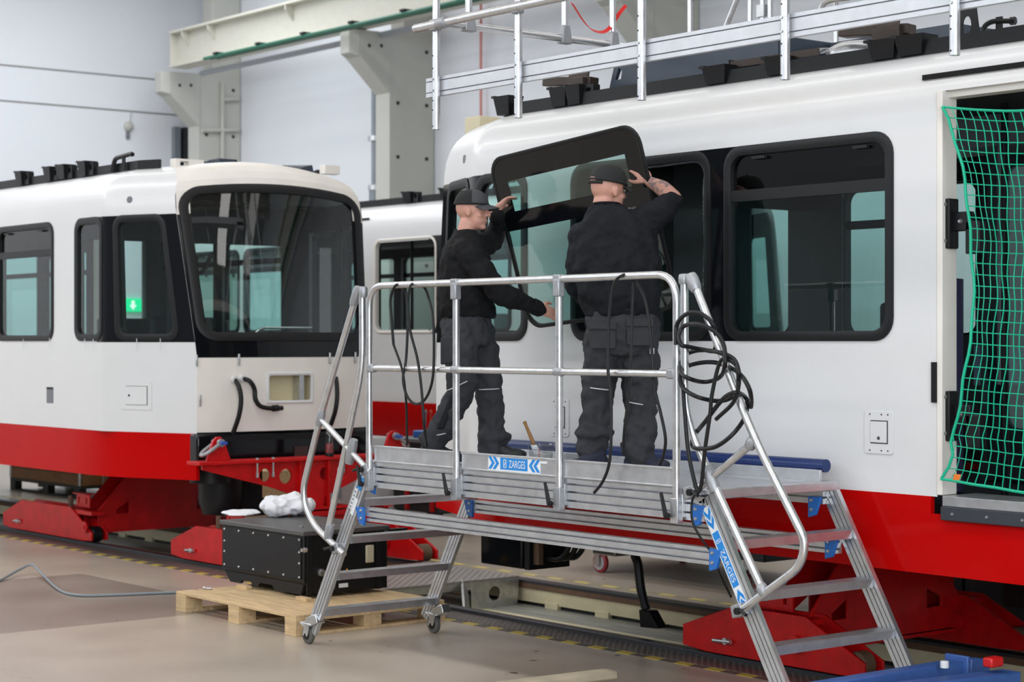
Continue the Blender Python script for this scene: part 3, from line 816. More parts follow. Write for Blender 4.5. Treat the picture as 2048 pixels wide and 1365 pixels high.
# guard rail
ZR, ZM, RT = 2.345, 1.83, .021
yr = YF - .03
m = MB(); m.tube(round_path([(POSTX[0], yr, 1.09), (POSTX[0], yr, ZR), (POSTX[3], yr, ZR), (POSTX[3], yr, 1.06)], .15, 8), RT, 14); gr = pp('guard_rail', m, ALUT, angle=60)
m = MB(); m.tube([(POSTX[0] + .02, yr, ZM), (POSTX[3] - .02, yr, ZM)], RT * .92, 14); pp('mid_rail', m, ALUT, angle=60)
for x in POSTX[1:3]:
    m = MB(); m.tube([(x, yr, 1.07), (x, yr, ZR - .02)], RT, 14); po = pp('guard_post', m, ALUT, angle=60)
    m = MB(); m.obox((x, yr - .004, ZR - .05), (.026, 0, 0), (0, .024, 0), (0, 0, .05)); m.obox((x, yr, ZR), (.03, 0, 0), (0, .026, 0), (0, 0, .024)); pp('rail_clamp', m, ALUD, po, bevel=.008)
    m = MB(); m.ellipsoid((x, yr, ZM), (.055, 0, 0), (0, .028, 0), (0, 0, .03), 14, 8); pp('rail_clamp', m, ALUD, po)
    for dx in (-.02, .02):
        h = MB(); h.lathe((x + dx, yr - .028, ZM), (0, -1, 0), [(.006, 0), (.004, .004)], 8); pp('screw', h, STEEL, po)
for x, sg in ((POSTX[0], 1), (POSTX[3], -1)):
    m = MB(); m.obox((x + sg * .03, yr, ZM), (.03, 0, 0), (0, .024, 0), (0, 0, .027)); pp('rail_clamp', m, ALUD, gr, bevel=.01)
for i, x in enumerate(POSTX):
    m = MB(); m.box(x - .032, x + .032, yr + .012, YF + .002, 1.09, 1.21); m.box(x - .028, x + .028, yr - .022, yr + .02, 1.06, 1.19)
    b = pp('post_foot', m, ALUD if i < 3 else ALU, bevel=.004)
    h = MB(); h.tube([(x - .075, yr - .04, 1.215), (x - .035, yr - .045, 1.10)], [.009, .013], 8); h.lathe((x - .03, yr - .03, 1.10), (0, -1, 0), [(.016, 0), (.016, .022)], 10); pp('clamp_lever', h, BLACK, b)
# stiles, steps
TAN = .72 / 1.24
def stile(x_top, sg, y, th, nm='stile'):
    """inclined side rail: sg -1 leans to -X, +1 to +X"""
    p = V(x_top, y, 1.20); q = V(x_top + sg * (1.20 - .09) * TAN, y, .09)
    d = (q - p).normalized(); n = V(0, 1, 0).cross(d).normalized()   # across, in the XZ plane
    w = .052
    face = [(-w, 0)]
    for g in (-.55, -.05, .5):
        a = g * w
        face += [(a - .003, 0), (a - .003, .016), (a + .003, .016), (a + .003, 0)]
    face += [(w, 0), (w, th), (-w, th)]
    m = MB(); m.plate(face, [], p, n, (0, 1, 0), q - p)
    return pp(nm, m, ALU, angle=25)
flights = {}
for sg, xt in ((-1, XL - .03), (1, XR - .0)):
    s1 = stile(xt, sg, YF - .0, .028); s2 = stile(xt, sg, YR - .01, .028)
    flights[sg] = (xt, s1, s2)
    for zt in (.245, .495, .745, .992):
        xc = xt + sg * (1.20 - zt) * TAN
        m = MB(); x0, x1 = xc - .055, xc + .055
        prof = [(x0, zt - .045), (x0, zt), (x0 + .025, zt), (x0 + .025, zt - .006), (x0 + .032, zt - .006), (x0 + .032, zt), (xc + .02, zt), (xc + .02, zt - .006), (xc + .027, zt - .006), (xc + .027, zt), (x1, zt), (x1, zt - .045), (x1 - .006, zt - .045), (x1 - .006, zt - .012), (x0 + .006, zt - .012), (x0 + .006, zt - .045)]
        m.plate(prof, [], (0, YF + .03, 0), (1, 0, 0), (0, 0, 1), (0, YR - YF - .04, 0)); st = pp('step', m, ALU, angle=25)
        m = MB(); m.box(x0 - .002, x1 + .002, YF + .029, YF + .036, zt - .047, zt + .002); pp('step_cap', m, ALUD, st)
        m = MB(); m.box(x0 - .002, x1 + .002, YR - .018, YR - .010, zt - .047, zt + .002); pp('step_cap', m, ALUD, st)
# blue corner brackets
def bracket(x, y, z, sx, sz=1):
    m = MB(); m.plate([(0, .04), (sx * .09, .04), (sx * .05, -.06), (0, -.075)], [], (x, y, z), (1, 0, 0), (0, 0, 1), (0, .02, 0)); b = pp('corner_bracket', m, BLUEB, bevel=.003)
    for dz in (.02, -.03):
        h = MB(); h.lathe((x + sx * .025, y - .001, z + dz), (0, -1, 0), [(.011, 0), (.008, .007)], 8); pp('bolt', h, STEEL, b)
for y in (YF - .004, YR - .075):
    bracket(XL + .055, y, 1.11, -1); bracket(XL - .06, y, .905, -1)
    bracket(XR - .085, y, 1.12, 1); bracket(XR + .035, y, .905, 1)
# stair handrails
yh = YF - .035
def rail_tube(pts, r=.021, rad=.1):
    m = MB(); m.tube(round_path([P(u, v, Y=yh) for u, v in pts], rad, 6), r, 12); return pp('stair_rail', m, ALUT, angle=60)
rail_tube([(713, 592), (641, 835), (603, 990), (625, 1050), (688, 1110)], rad=.12)
rail_tube([(724, 578), (725, 740), (655, 1068)], rad=.16)
rail_tube([(640, 838), (740, 945)], .019)
rail_tube([(1386, 560), (1505, 870), (1612, 1085), (1600, 1135), (1475, 1228)], rad=.2)
rail_tube([(1369, 556), (1370, 830), (1412, 935), (1524, 1178)], rad=.18)
rail_tube([(1512, 882), (1380, 992)], .019)
def joint(u, v, u2, v2, r=.029):
    m = MB(); a, b = P(u, v, Y=yh), P(u2, v2, Y=yh); d = (b - a) * .25
    m.tube([a, a + d, b - d, b], [r * .8, r, r, r * .8], 12); return pp('rail_joint', m, ALUD, angle=60)
joint(717, 575, 706, 612, .03); joint(727, 574, 726, 596, .028); joint(645, 822, 637, 852); joint(708, 880, 698, 928, .032); joint(662, 1050, 655, 1080)
joint(1381, 550, 1393, 582, .034); joint(1368, 549, 1369, 570, .03); joint(1507, 878, 1498, 898); joint(1413, 935, 1432, 985, .033); joint(1521, 1170, 1530, 1192)
for (u, v, s) in ((676, 1098, 1), (735, 940, 1), (1385, 985, -1), (1480, 1222, -1)):
    c = P(u, v, Y=yh + .01); m = MB(); m.obox(c, (.035, 0, .012), (0, .03, 0), (-.008, 0, .03)); cl = pp('rail_clamp', m, ALUD, bevel=.006)
    m = MB(); m.tube([c + V(-.02 * s, -.03, .01), c + V(-.09 * s, -.05, -.01)], .009, 8); m.lathe(c + V(-.015 * s, -.025, .0), (0, -1, 0), [(.018, 0), (.018, .02)], 10); pp('clamp_lever', m, BLACK, cl)
# castors under the left flight (the right flight stands on feet)
def castor(x, y, yaw=0):
    m = MB(); m.obox((x + .06, y + .01, .165), (.06, 0, .02), (0, .035, 0), (-.01, 0, .03)); m.obox((x + .01, y + .01, .135), (.05, 0, 0), (0, .04, 0), (0, 0, .008)); br = pp('castor_bracket', m, STEEL, bevel=.006)
    m = MB()
    for s in (-1, 1): m.obox((x - .01, y + .01 + s * .027, .095), (.03, 0, .0), (0, .003, 0), (.012, 0, .04))
    m.obox((x - .055, y + .01, .125), (.03, 0, -.012), (0, .03, 0), (.002, 0, .006)); pp('castor_fork', m, STEEL, br, bevel=.003)
    m = MB(); m.lathe((x - .02, y - .008, .062), (0, 1, 0), [(.028, 0), (.05, .0), (.061, .006), (.062, .018), (.061, .03), (.05, .036), (.028, .036)], 22); w = pp('castor_wheel', m, mat('grey_tyre_%d' % int(y * 100), (.10, .095, .09), .6), br)
    m = MB(); m.lathe((x - .02, y - .012, .062), (0, 1, 0), [(.034, 0), (.034, .044)], 16); m.lathe((x - .02, y - .02, .062), (0, 1, 0), [(.01, 0), (.01, .06)], 8); pp('castor_hub', m, BLACK, w)
castor(P(618, 1250, Y=YF).x, YF); castor(P(870, 1215, Y=YR).x + .02, YR - .02)
for y in (YF, YR - .01):
    xx = XR + 1.115 * TAN
    m = MB(); m.obox((xx + .01, y + .014, .05), (.05, 0, 0), (0, .022, 0), (0, 0, .05)); pp('foot_pad', m, RUBBER, bevel=.006)
# stickers and lettering
def sticker_board(c, ax, ay, n, L=.475, Hh=.085, chev=True, parent=None):
    c = Vector(c); ax = Vector(ax).normalized(); ay = Vector(ay).normalized(); n = Vector(n)
    m = MB(); m.obox(c, ax * L / 2, ay * Hh / 2, n * .0008); s = pp('sticker', m, STICKER, parent, label='white and blue maker sticker')
    m = MB(); bw = L * .26
    m.obox(c + n * .0012, ax * bw, ay * Hh * .40, n * .0005); 
    if chev:
        for sg in (-1, 1):
            for k in (0, 1):
                x = sg * (L * .32 + k * L * .085); a = L * .07; b = L * .055
                pts = [(x + sg * a * .5, Hh * .42), (x + sg * (a * .5 - 0) + sg * b, Hh * .42), (x + sg * b - sg * a * .5, 0), (x + sg * a * .5 + sg * b, -Hh * .42), (x + sg * a * .5, -Hh * .42), (x - sg * a * .5, 0)]
                m.plate(pts, [], c + n * .001, ax, ay, n * .001)
    pp('sticker_print', m, STICKB, s)
    m = MB(); vs, fs = text_mesh('ZARGES', Hh * .70)
    xa, xb = min(p[0] for p in vs), max(p[0] for p in vs); ya, yb_ = min(p[1] for p in vs), max(p[1] for p in vs)
    flat(m, [((p[0] - (xa + xb) / 2) / (xb - xa) * L * .31 + L * .062, (p[1] - (ya + yb_) / 2) / (yb_ - ya) * Hh * .50) for p in vs], fs, c + n * .0022, ax, ay)
    pp('lettering', m, STICKER, s)
    m = MB(); lx = -L * .172
    o = rloop(lx - Hh * .16, lx + Hh * .16, -Hh * .28, Hh * .28, Hh * .05, 2); i = rloop(lx - Hh * .11, lx + Hh * .11, -Hh * .23, Hh * .23, Hh * .03, 2)
    m.plate(o, [i], c + n * .0018, ax, ay, n * .0006)
    pp('logo_frame', m, STICKER, s)
    m = MB(); m.plate([(lx - Hh * .08, -Hh * .12), (lx - Hh * .04, -Hh * .16), (lx + Hh * .08, Hh * .12), (lx + Hh * .04, Hh * .16)], [], c + n * .0018, ax, ay, n * .0006)
    pp('logo_bar', m, STICKER, s)
sticker_board(P(1028, 930, Y=YF - .014) + V(0, 0, .0), (1, 0, 0), (0, 0, 1), (0, -1, 0))
m = MB(); m.obox(P(1088, 926, Y=YF - .014), (.028, 0, 0), (0, .001, 0), (0, 0, .007)); pp('small_sticker', m, STICKER)
dR = V(TAN, 0, -1).normalized(); nR = V(1, 0, TAN).normalized()
pR = V(XR, YF, 1.2)
sticker_board(pR + dR * .335 - nR * .018 + V(0, -.0015, 0), dR, nR, (0, -1, 0), .58, .058)
dL = V(-TAN, 0, -1).normalized(); nL = V(-1, 0, TAN).normalized() * -1
pL = V(XL - .03, YF, 1.2)
m = MB(); m.obox(pL + dL * .10 + V(0, -.001, 0) , dL * .065, nL * .022, (0, .001, 0)); s = pp('sticker', m, STICKB, label='blue safety sticker')
m = MB()
m.obox(pL + dL * .12 + V(0, -.0025, 0) - nL * .003, dL * .013, nL * .010, (0, .0005, 0)); m.obox(pL + dL * .065 + V(0, -.0025, 0), dL * .011, nL * .009, (0, .0005, 0)); pp('sticker_print', m, STICKER, s)
m = MB(); m.obox(pL + dL * .25 - nL * .022 + V(0, -.001, 0), dL * .075, nL * .014, (0, .001, 0)); m.obox(pL + dL * .29 + nL * .012 + V(0, -.001, 0), dL * .06, nL * .016, (0, .001, 0)); s = pp('sticker', m, STICKER, label='white warning sticker with triangles')
m = MB()
for k in range(5):
    c = pL + dL * (.195 + k * .028) - nL * .022 + V(0, -.0022, 0)
    m.plate([(-.009, -.010), (.008, 0), (-.009, .010)], [[(-.005, -.004), (.002, 0), (-.005, .004)]], c, -dL, nL, (0, -.0004, 0))
pp('warning_triangles', m, BLACK, s)
# blue bumper tube along the rear edge
BLUET = mat('blue_tube', (0.004, 0.022, 0.115), 0.35)
m = MB(); m.tube([(-9.95, 7.905, 1.32), (-7.08, 7.905, 1.32)], .036, 16); bt = pp('bumper_tube', m, BLUET, angle=60)
m = MB(); m.box(-9.9, -7.12, 7.86, 7.875, 1.24, 1.30); pp('bumper_rail', m, ALU, bt)
for i in range(7):
    h = MB(); h.lathe((-9.6 + i * .4, 7.858, 1.285), (0, -1, 0), [(.008, 0), (.005, .005)], 8); pp('bolt', h, STEEL, bt)

# ================================================================== ROOF SCAFFOLD ABOVE THE TRAM
YS = 7.2
sc = thing('roof_scaffold', (-7, 7.8, 3.3), 'suspended aluminium scaffold guard rail above the tram roof', 'scaffold')
def sp(name, mb, m, parent=None, **k): return build(name, mb, m, parent or sc, **k)
zb0, zb1 = 3.535, 3.655
xs0 = P(852, 197, Y=YS).x
pxs = [P(u, 150, Y=YS - .03).x for u in (872, 1036, 1283, 1570, 1909)] + [-4.6]
edges = [xs0] + pxs[1:]
for a, b in zip(edges, edges[1:] + [-3.6]):
    pts = [(0, zb0), (0, zb0 + .024), (.02, zb0 + .024), (.02, zb0 + .031), (0, zb0 + .031), (0, zb1 - .027), (.02, zb1 - .027), (.02, zb1 - .02), (0, zb1 - .02), (0, zb1), (.03, zb1), (.03, zb0)]
    m = MB(); m.plate(pts, [], (a, YS, 0), (0, 1, 0), (0, 0, 1), (b - a - .004, 0, 0)); sp('toe_board', m, ALUL, angle=25)
for x in pxs:
    m = MB(); m.tube([(x, YS - .028, 3.32), (x, YS - .028, 5.0)], .0245, 14); po = sp('guard_post', m, ALUT, angle=60)
    m = MB()
    for z in (3.34, 3.44, 3.50, 3.70, 3.78): m.lathe((x - .004, YS - .0525, z), (0, -1, 0), [(.005, -.004), (.005, .001)], 8)
    sp('pin_hole', m, HOLE, po)
    for z in (zb0 + .027, zb1 - .023):
        h = MB(); h.lathe((x, YS - .053, z), (0, -1, 0), [(.008, 0), (.006, .006)], 8); sp('bolt', h, STEEL, po)
zt = 3.967
m = MB(); m.tube([(xs0 - .02, YS - .07, zt), (-3.6, YS - .07, zt)], .026, 14); rl = sp('guard_rail', m, ALUT, angle=60)
for x in pxs[:3]:
    m = MB(); m.obox((x + .02, YS - .05, zt), (.03, 0, 0), (0, .03, 0), (0, 0, .035)); sp('rail_coupler', m, ALUD, rl, bevel=.008)
xe = pxs[0] + .10
m = MB(); m.tube([(xe, YS - .07, zt + .005), (xe, 8.72, zt + .005)], .024, 14); er = sp('end_rail', m, ALUT, angle=60)
m = MB(); m.lathe((xe + .02, YS - .07, zt), (1, 0, 0), [(.036, -.04), (.036, .04)], 14); sp('rail_coupler', m, ALUD, er)
for yy in (7.35, 8.14, 8.56):
    m = MB(); m.tube([(xe, yy, zt), (xe, yy, 5.0)], .023, 12); po = sp('guard_post', m, ALUT, angle=60)
    m = MB(); m.add([(xe - .03, yy - .045, zt - .03), (xe + .03, yy - .045, zt - .03), (xe + .03, yy + .045, zt - .03), (xe - .03, yy + .045, zt - .03), (xe - .026, yy - .026, zt + .09), (xe + .026, yy - .026, zt + .09), (xe + .026, yy + .026, zt + .09), (xe - .026, yy + .026, zt + .09)],
                    [(0, 3, 2, 1), (4, 5, 6, 7), (0, 1, 5, 4), (1, 2, 6, 5), (2, 3, 7, 6), (3, 0, 4, 7)]); sp('rail_coupler', m, ALUD, po, bevel=.006)
# posts and braces on the far side of the tram
for u in (1380, 1500, 1525, 1540, 1672, 1922):
    p = P(u, 60, Y=10.9)
    m = MB(); m.tube([(p.x, 10.9, 3.75), (p.x, 10.9, 5.2)], .022, 10); sp('guard_post', m, ALUT, angle=60)
m = MB(); m.tube([P(1450, 60, Y=10.85), P(1478, -10, Y=10.85)], .022, 10); sp('brace', m, ALUT)
m = MB(); m.box(P(1520, 30, Y=10.9).x, P(1534, 30, Y=10.9).x, 10.86, 10.9, P(1520, 36, Y=10.9).z, P(1520, 12, Y=10.9).z); sp('hinge_plate', m, STEEL)
m = MB(); m.tube(smooth_path([P(1640, 25, Y=10.8), P(1648, 8, Y=10.8), P(1665, 0, Y=10.8), P(1700, -4, Y=10.8)]), .022, 10); sp('brace', m, ALUT)
m = MB(); m.box(xs0, -3.6, 10.8, 10.84, 3.62, 3.75); sp('toe_board', m, ALU)
m = MB(); m.box(xs0 - .1, -3.4, 10.7, 10.95, 4.9, 5.0); m.box(xs0 - .1, -3.4, 7.1, 7.3, 4.95, 5.05); m.box(xs0 - .1, xs0 + .1, 7.1, 10.95, 4.95, 5.05); m.box(-3.6, -3.4, 7.1, 10.95, 4.95, 5.05)
for (hx, hy) in ((xs0, 7.2), (xs0, 10.8), (-3.5, 7.2), (-3.5, 10.8)): m.box(hx - .03, hx + .03, hy - .03, hy + .03, 5.0, 9.7)
sp('hanger_frame', m, ALU)
STRAP = mat('red_strap', (0.62, 0.01, 0.008), 0.5)
m = MB(); pts = smooth_path([V(xe, 8.14, 4.13), V(xe + .01, 8.24, 3.98), V(xe + .01, 8.33, 3.99 + .0), V(xe, 8.45, 4.05), V(xe, 8.56, 4.16)], 8)
pts = smooth_path([P(1144, 8, X=xe), P(1168, 45, X=xe), P(1185, 61, X=xe), P(1205, 65, X=xe), P(1220, 55, X=xe), P(1238, 28, X=xe), P(1251, 12, X=xe)], 8)
for i in range(len(pts) - 1):
    d = (pts[i + 1] - pts[i]).normalized(); n = d.cross(V(1, 0, 0)).normalized()
w = .028
vs = []
for p in pts: vs += [p + V(-w * .5, 0, w * .35), p + V(w * .5, 0, -w * .35), p + V(w * .5, .004, -w * .35 + .003), p + V(-w * .5, .004, w * .35 + .003)]
fs = []
for i in range(len(pts) - 1):
    for k in range(4): fs.append((i * 4 + k, i * 4 + (k + 1) % 4, i * 4 + 4 + (k + 1) % 4, i * 4 + 4 + k))
fs += [(0, 1, 2, 3), tuple(len(vs) - 4 + k for k in range(4))[::-1]]
m.add(vs, fs)
tag(build('safety_strap', m, STRAP), 'red webbing strap sagging between two scaffold posts', 'strap')
# ================================================================== PEOPLE
def W(u, v, w):
    """world point at measured direction and distance w along the view axis"""
    a = (u - 1024) / FPX; b = (v - 683) / FPX
    return V(w * (a * SN - CS), w * (a * CS + SN), CAMZ - w * b)
EIMG = V(SN, CS, 0)       # across the hall, to the right as seen from the photographer
TOW = V(CS, -SN, 0)       # towards the photographer
UP = V(0, 0, 1)

def capsule(m, pts, rs, n=14, k=4):
    """round-ended tapering limb through the points"""
    pts = [Vector(p) for p in pts]
    sp = smooth_path(pts, k) if len(pts) > 2 else [pts[0].lerp(pts[1], i / k) for i in range(k + 1)]
    N = len(pts) - 1; rr = []
    for i in range(len(sp)):
        t = min(N - 1e-6, i / (len(sp) - 1) * N); j = int(t); rr.append(lerp(rs[j], rs[j + 1], t - j))
    m.tube(sp, rr, n)
    for p, r in ((sp[0], rr[0]), (sp[-1], rr[-1])):
        m.ellipsoid(p, V(r * .985, 0, 0), V(0, r * .985, 0), V(0, 0, r * .985), n, 8)
def ell_loft(m, secs, n=28):
    """secs: (centre, half-axis a, half-axis b), closed at both ends"""
    vs = []; fs = []
    for (c, a, b) in secs:
        for i in range(n):
            t = 2 * math.pi * i / n; ct, st = math.cos(t), math.sin(t)
            e = .86
            vs.append(Vector(c) + Vector(a) * math.copysign(abs(ct) ** e, ct) + Vector(b) * math.copysign(abs(st) ** e, st))
    K = len(secs)
    for k in range(K - 1):
        for i in range(n):
            j = (i + 1) % n; fs.append((k * n + i, k * n + j, (k + 1) * n + j, (k + 1) * n + i))
    fs.append(tuple(range(n))[::-1]); fs.append(tuple((K - 1) * n + i for i in range(n)))
    m.add(vs, fs)

def fuse(name, mb, material, parent, voxel, smooth_it=6, disp=0.0, dscale=0.12, dstretch=None, label=None, tex='CLOUDS'):
    """melt the overlapping shapes into one continuous surface"""
    o = build(name + '_src', mb, None, parent, smooth=False)
    r = o.modifiers.new('remesh', 'REMESH'); r.mode = 'VOXEL'; r.voxel_size = voxel
    s = o.modifiers.new('smooth', 'SMOOTH'); s.factor = .5; s.iterations = smooth_it
    if disp:
        tx = bpy.data.textures.new('folds', tex); tx.noise_scale = dscale
        if tex == 'CLOUDS': tx.noise_depth = 2
        d = o.modifiers.new('folds', 'DISPLACE'); d.texture = tx; d.strength = disp; d.mid_level = .5; d.texture_coords = 'LOCAL'
        s2 = o.modifiers.new('smooth2', 'SMOOTH'); s2.factor = .5; s2.iterations = 2
    dg = bpy.context.evaluated_depsgraph_get(); dg.update()
    me = bpy.data.meshes.new_from_object(o.evaluated_get(dg)); me.name = name
    bpy.data.objects.remove(o)
    me.materials.clear(); me.materials.append(material); me.shade_smooth()
    n = bpy.data.objects.new(name, me); COL.objects.link(n); n.parent = parent
    BASE[n.name] = BASE[parent.name]
    if label: n['label'] = label
    return n

def hand(m, wrist, dirv, back, thumb, curl=.5, s=1.0, spread=.16):
    """palm, four jointed fingers of unequal length and a thumb leaving the side of the palm"""
    d = Vector(dirv).normalized(); b = Vector(back); b = (b - d * b.dot(d)).normalized()
    t = d.cross(b).normalized()
    if t.dot(Vector(thumb)) < 0: t = -t
    wrist = Vector(wrist)
    pc = wrist + d * .05 * s
    m.ellipsoid(pc, d * .056 * s, t * .043 * s, b * .020 * s, 16, 10)
    m.ellipsoid(wrist + d * .078 * s, d * .020 * s, t * .043 * s, b * .015 * s, 14, 8)
    capsule(m, [wrist - d * .05 * s, wrist + d * .03 * s], [.028 * s, .028 * s])
    for i, (off, ln) in enumerate(((.031, .070), (.011, .080), (-.010, .074), (-.030, .058))):
        p = wrist + d * .085 * s + t * off * s
        fd = (d + t * (off * spread * 10)).normalized(); ang = .12 + curl * .25
        pts = [p]
        for seg, k in ((.42, 1.0), (.33, 2.1), (.25, 3.0)):
            a = ang * k
            pts.append(pts[-1] + (fd * math.cos(a) - b * math.sin(a)) * ln * seg * s)
        capsule(m, pts, [.0098 * s, .0095 * s, .0088 * s, .0072 * s], 10, 3)
    p = wrist + d * .028 * s + t * .032 * s
    q = p + (d * .55 + t * .75 - b * .15).normalized() * .042 * s
    r = q + (d * .9 + t * .25 - b * (.2 + curl * .3)).normalized() * .034 * s
    capsule(m, [p, q, r], [.0145 * s, .0115 * s, .0085 * s], 10, 3)

def head(m, c, f, u, s=1.0):
    f = Vector(f).normalized(); u = Vector(u); u = (u - f * u.dot(f)).normalized(); l = u.cross(f).normalized()
    c = Vector(c)
    E = lambda a, b, d, ra, rb, rd: m.ellipsoid(c + (f * a + l * b + u * d) * s, f * ra * s, l * rb * s, u * rd * s, 20, 14)
    E(-.005, 0, .025, .099, .077, .098)          # skull
    E(.030, 0, -.045, .064, .060, .075)          # face
    E(.020, 0, -.080, .060, .052, .038)          # jaw
    E(.064, 0, -.100, .026, .030, .020)          # chin
    E(.080, 0, .030, .014, .050, .014)           # brow
    for sg in (-1, 1):
        E(.056, sg * .040, -.030, .024, .022, .020)  # cheek bone
        E(-.006, sg * .078, -.008, .019, .008, .032) # ear
        E(-.002, sg * .081, .006, .012, .007, .016)
    capsule(m, [c + (f * .088 + u * .022) * s, c + (f * .106 - u * .012) * s, c + (f * .110 - u * .026) * s], [.009 * s, .011 * s, .0135 * s], 10, 3)
    for sg in (-1, 1): E(.098, sg * .012, -.028, .012, .009, .008)
    E(.086, 0, -.062, .014, .024, .0065)          # upper lip
    E(.084, 0, -.073, .013, .021, .0065)          # lower lip
    return c, f, l, u, s

def face_bits(root, H, browcol):
    c, f, l, u, s = H
    for sg in (-1, 1):
        m = MB(); m.ellipsoid(c + (f * .0835 + l * sg * .034 + u * .006) * s, f * .0095 * s, l * .012 * s, u * .0055 * s, 12, 8); e = build('eye', m, MATS['eye_white'], root)
        m = MB(); m.ellipsoid(c + (f * .0912 + l * sg * .034 + u * .006) * s, f * .0035 * s, l * .006 * s, u * .006 * s, 10, 6); build('iris', m, MATS['iris'], e)
        m = MB(); capsule(m, [c + (f * .092 + l * sg * .018 + u * .030) * s, c + (f * .092 + l * sg * .036 + u * .036) * s, c + (f * .078 + l * sg * .052 + u * .030) * s], [.004 * s, .005 * s, .003 * s], 8, 3); build('eyebrow', m, browcol, root)
    m = MB(); capsule(m, [c + (f * .090 + l * .024 - u * .0675) * s, c + (f * .099 - u * .067) * s, c + (f * .090 - l * .024 - u * .0675) * s], [.002, .0035, .002], 8, 4); build('mouth', m, MATS['lip'], root)

def cap(root, H, crown_m, back_m, brim_m, tilt=0.0, brimlen=.075):
    c, f, l, u, s = H
    ft = (f * math.cos(tilt) + u * math.sin(tilt)).normalized(); ut = l.cross(ft).normalized() * -1
    if ut.dot(u) < 0: ut = -ut
    o = c + u * .036 * s - f * .004 * s
    def dome(name, a0, a1, mtl, k=1.0):
        m = MB(); n = 20; K = 9; vs = []; fs = []
        for lay in (1.0, .955):
            for j in range(K + 1):
                ph = math.pi / 2 * j / K
                for i in range(n + 1):
                    t = lerp(a0, a1, i / n)
                    R = math.cos(ph) ** .75 if j < K else 0.0
                    vs.append(o + (ft * .111 * math.cos(t) + l * .091 * math.sin(t)) * R * s * lay * k + ut * (.100 * math.sin(ph) ** .95) * s * lay * k)
        w = n + 1
        for q in range(2):
            b0 = q * w * (K + 1)
            for j in range(K):
                for i in range(n): fs.append((b0 + j * w + i, b0 + j * w + i + 1, b0 + (j + 1) * w + i + 1, b0 + (j + 1) * w + i))
        b1 = w * (K + 1)
        for i in range(n): fs.append((i, i + 1, b1 + i + 1, b1 + i))
        for j in range(K):
            fs.append((j * w, (j + 1) * w, b1 + (j + 1) * w, b1 + j * w)); fs.append((j * w + n, (j + 1) * w + n, b1 + (j + 1) * w + n, b1 + j * w + n))
        m.add(vs, fs); return m
    hat = build('cap', dome('cap', -1.35, 1.35, None), crown_m, root, angle=60)
    build('cap_back', dome('b', 1.33, 2 * math.pi - 1.33, None, .995), back_m, hat, angle=60)
    m = MB(); n = 16; vs = []; fs = []
    for lay in (0, 1):
        for k in range(5):
            for i in range(n + 1):
                t = lerp(-1.15, 1.15, i / n); g = k / 4
                ext = brimlen * g * math.cos(t * .95) ** .5
                p = o + (ft * (.106 * math.cos(t) + ext) + l * (.088 * math.sin(t))) * s + ut * (.010 - .022 * abs(math.sin(t)) ** 2 - .020 * g) * s - ut * lay * .004
                vs.append(p)
    w = n + 1
    for lay in (0, 1):
        b0 = lay * 5 * w
        for k in range(4):
            for i in range(n): fs.append((b0 + k * w + i, b0 + k * w + i + 1, b0 + (k + 1) * w + i + 1, b0 + (k + 1) * w + i))
    for i in range(n): fs.append((4 * w + i, 4 * w + i + 1, 9 * w + i + 1, 9 * w + i))
    m.add(vs, fs); build('cap_brim', m, brim_m, hat, angle=60)
    m = MB(); m.ellipsoid(o + ut * .100 * s, ft * .008, l * .008, ut * .005, 10, 6); build('cap_button', m, brim_m, hat)
    # head band
    m = MB(); pts = [o + (ft * .1105 * math.cos(t) + l * .0905 * math.sin(t)) * s + ut * .008 * s for t in [2 * math.pi * i / 28 for i in range(28)]]
    m.tube(pts, .006, 8, closed=True); build('cap_band', m, back_m, hat)
    return hat

def shoe(root, heel, toe, mtl, sole_m, s=1.0):
    heel = Vector(heel); toe = Vector(toe); d = (toe - heel); L = d.length; d.normalize(); l = UP.cross(d).normalized(); u = d.cross(l).normalized()
    if u.z < 0: u = -u
    m = MB()
    m.ellipsoid(heel + d * .05 + u * .052, d * .055, l * .040, u * .05, 16, 10)
    m.ellipsoid(heel + d * (L - .085) + u * .042, d * .09, l * .047, u * .036, 16, 10)
    capsule(m, [heel + d * .055 + u * .10, heel + d * .13 + u * .065, heel + d * (L - .09) + u * .042], [.042, .046, .035], 14, 3)
    up = fuse('shoe', m, mtl, root, .009, 4)
    m = MB(); pts = []
    for i in range(28):
        t = 2 * math.pi * i / 28; cx = math.cos(t); a = heel + d * (L / 2 + L / 2 * cx)
        wd = .041 + .010 * max(0, cx) - .006 * (1 - cx * cx)
        pts.append((a, wd * math.sin(t)))
    vs = [a + l * w for a, w in pts] + [a + l * w * .96 + u * .028 for a, w in pts]
    n = 28; fs = [tuple(range(n))[::-1], tuple(range(n, 2 * n))] + [(i, (i + 1) % n, n + (i + 1) % n, n + i) for i in range(n)]
    m.add(vs, fs); build('sole', m, sole_m, up, bevel=.004)
    m = MB()
    for k in range(4):
        a = heel + d * (.115 + k * .026) + u * (.096 - k * .009)
        m.tube([a + l * .028 - u * .012, a + u * .006 + d * .006, a - l * .028 - u * .012], .0035, 6)
    build('laces', m, MATS['lace'], up)
    return up

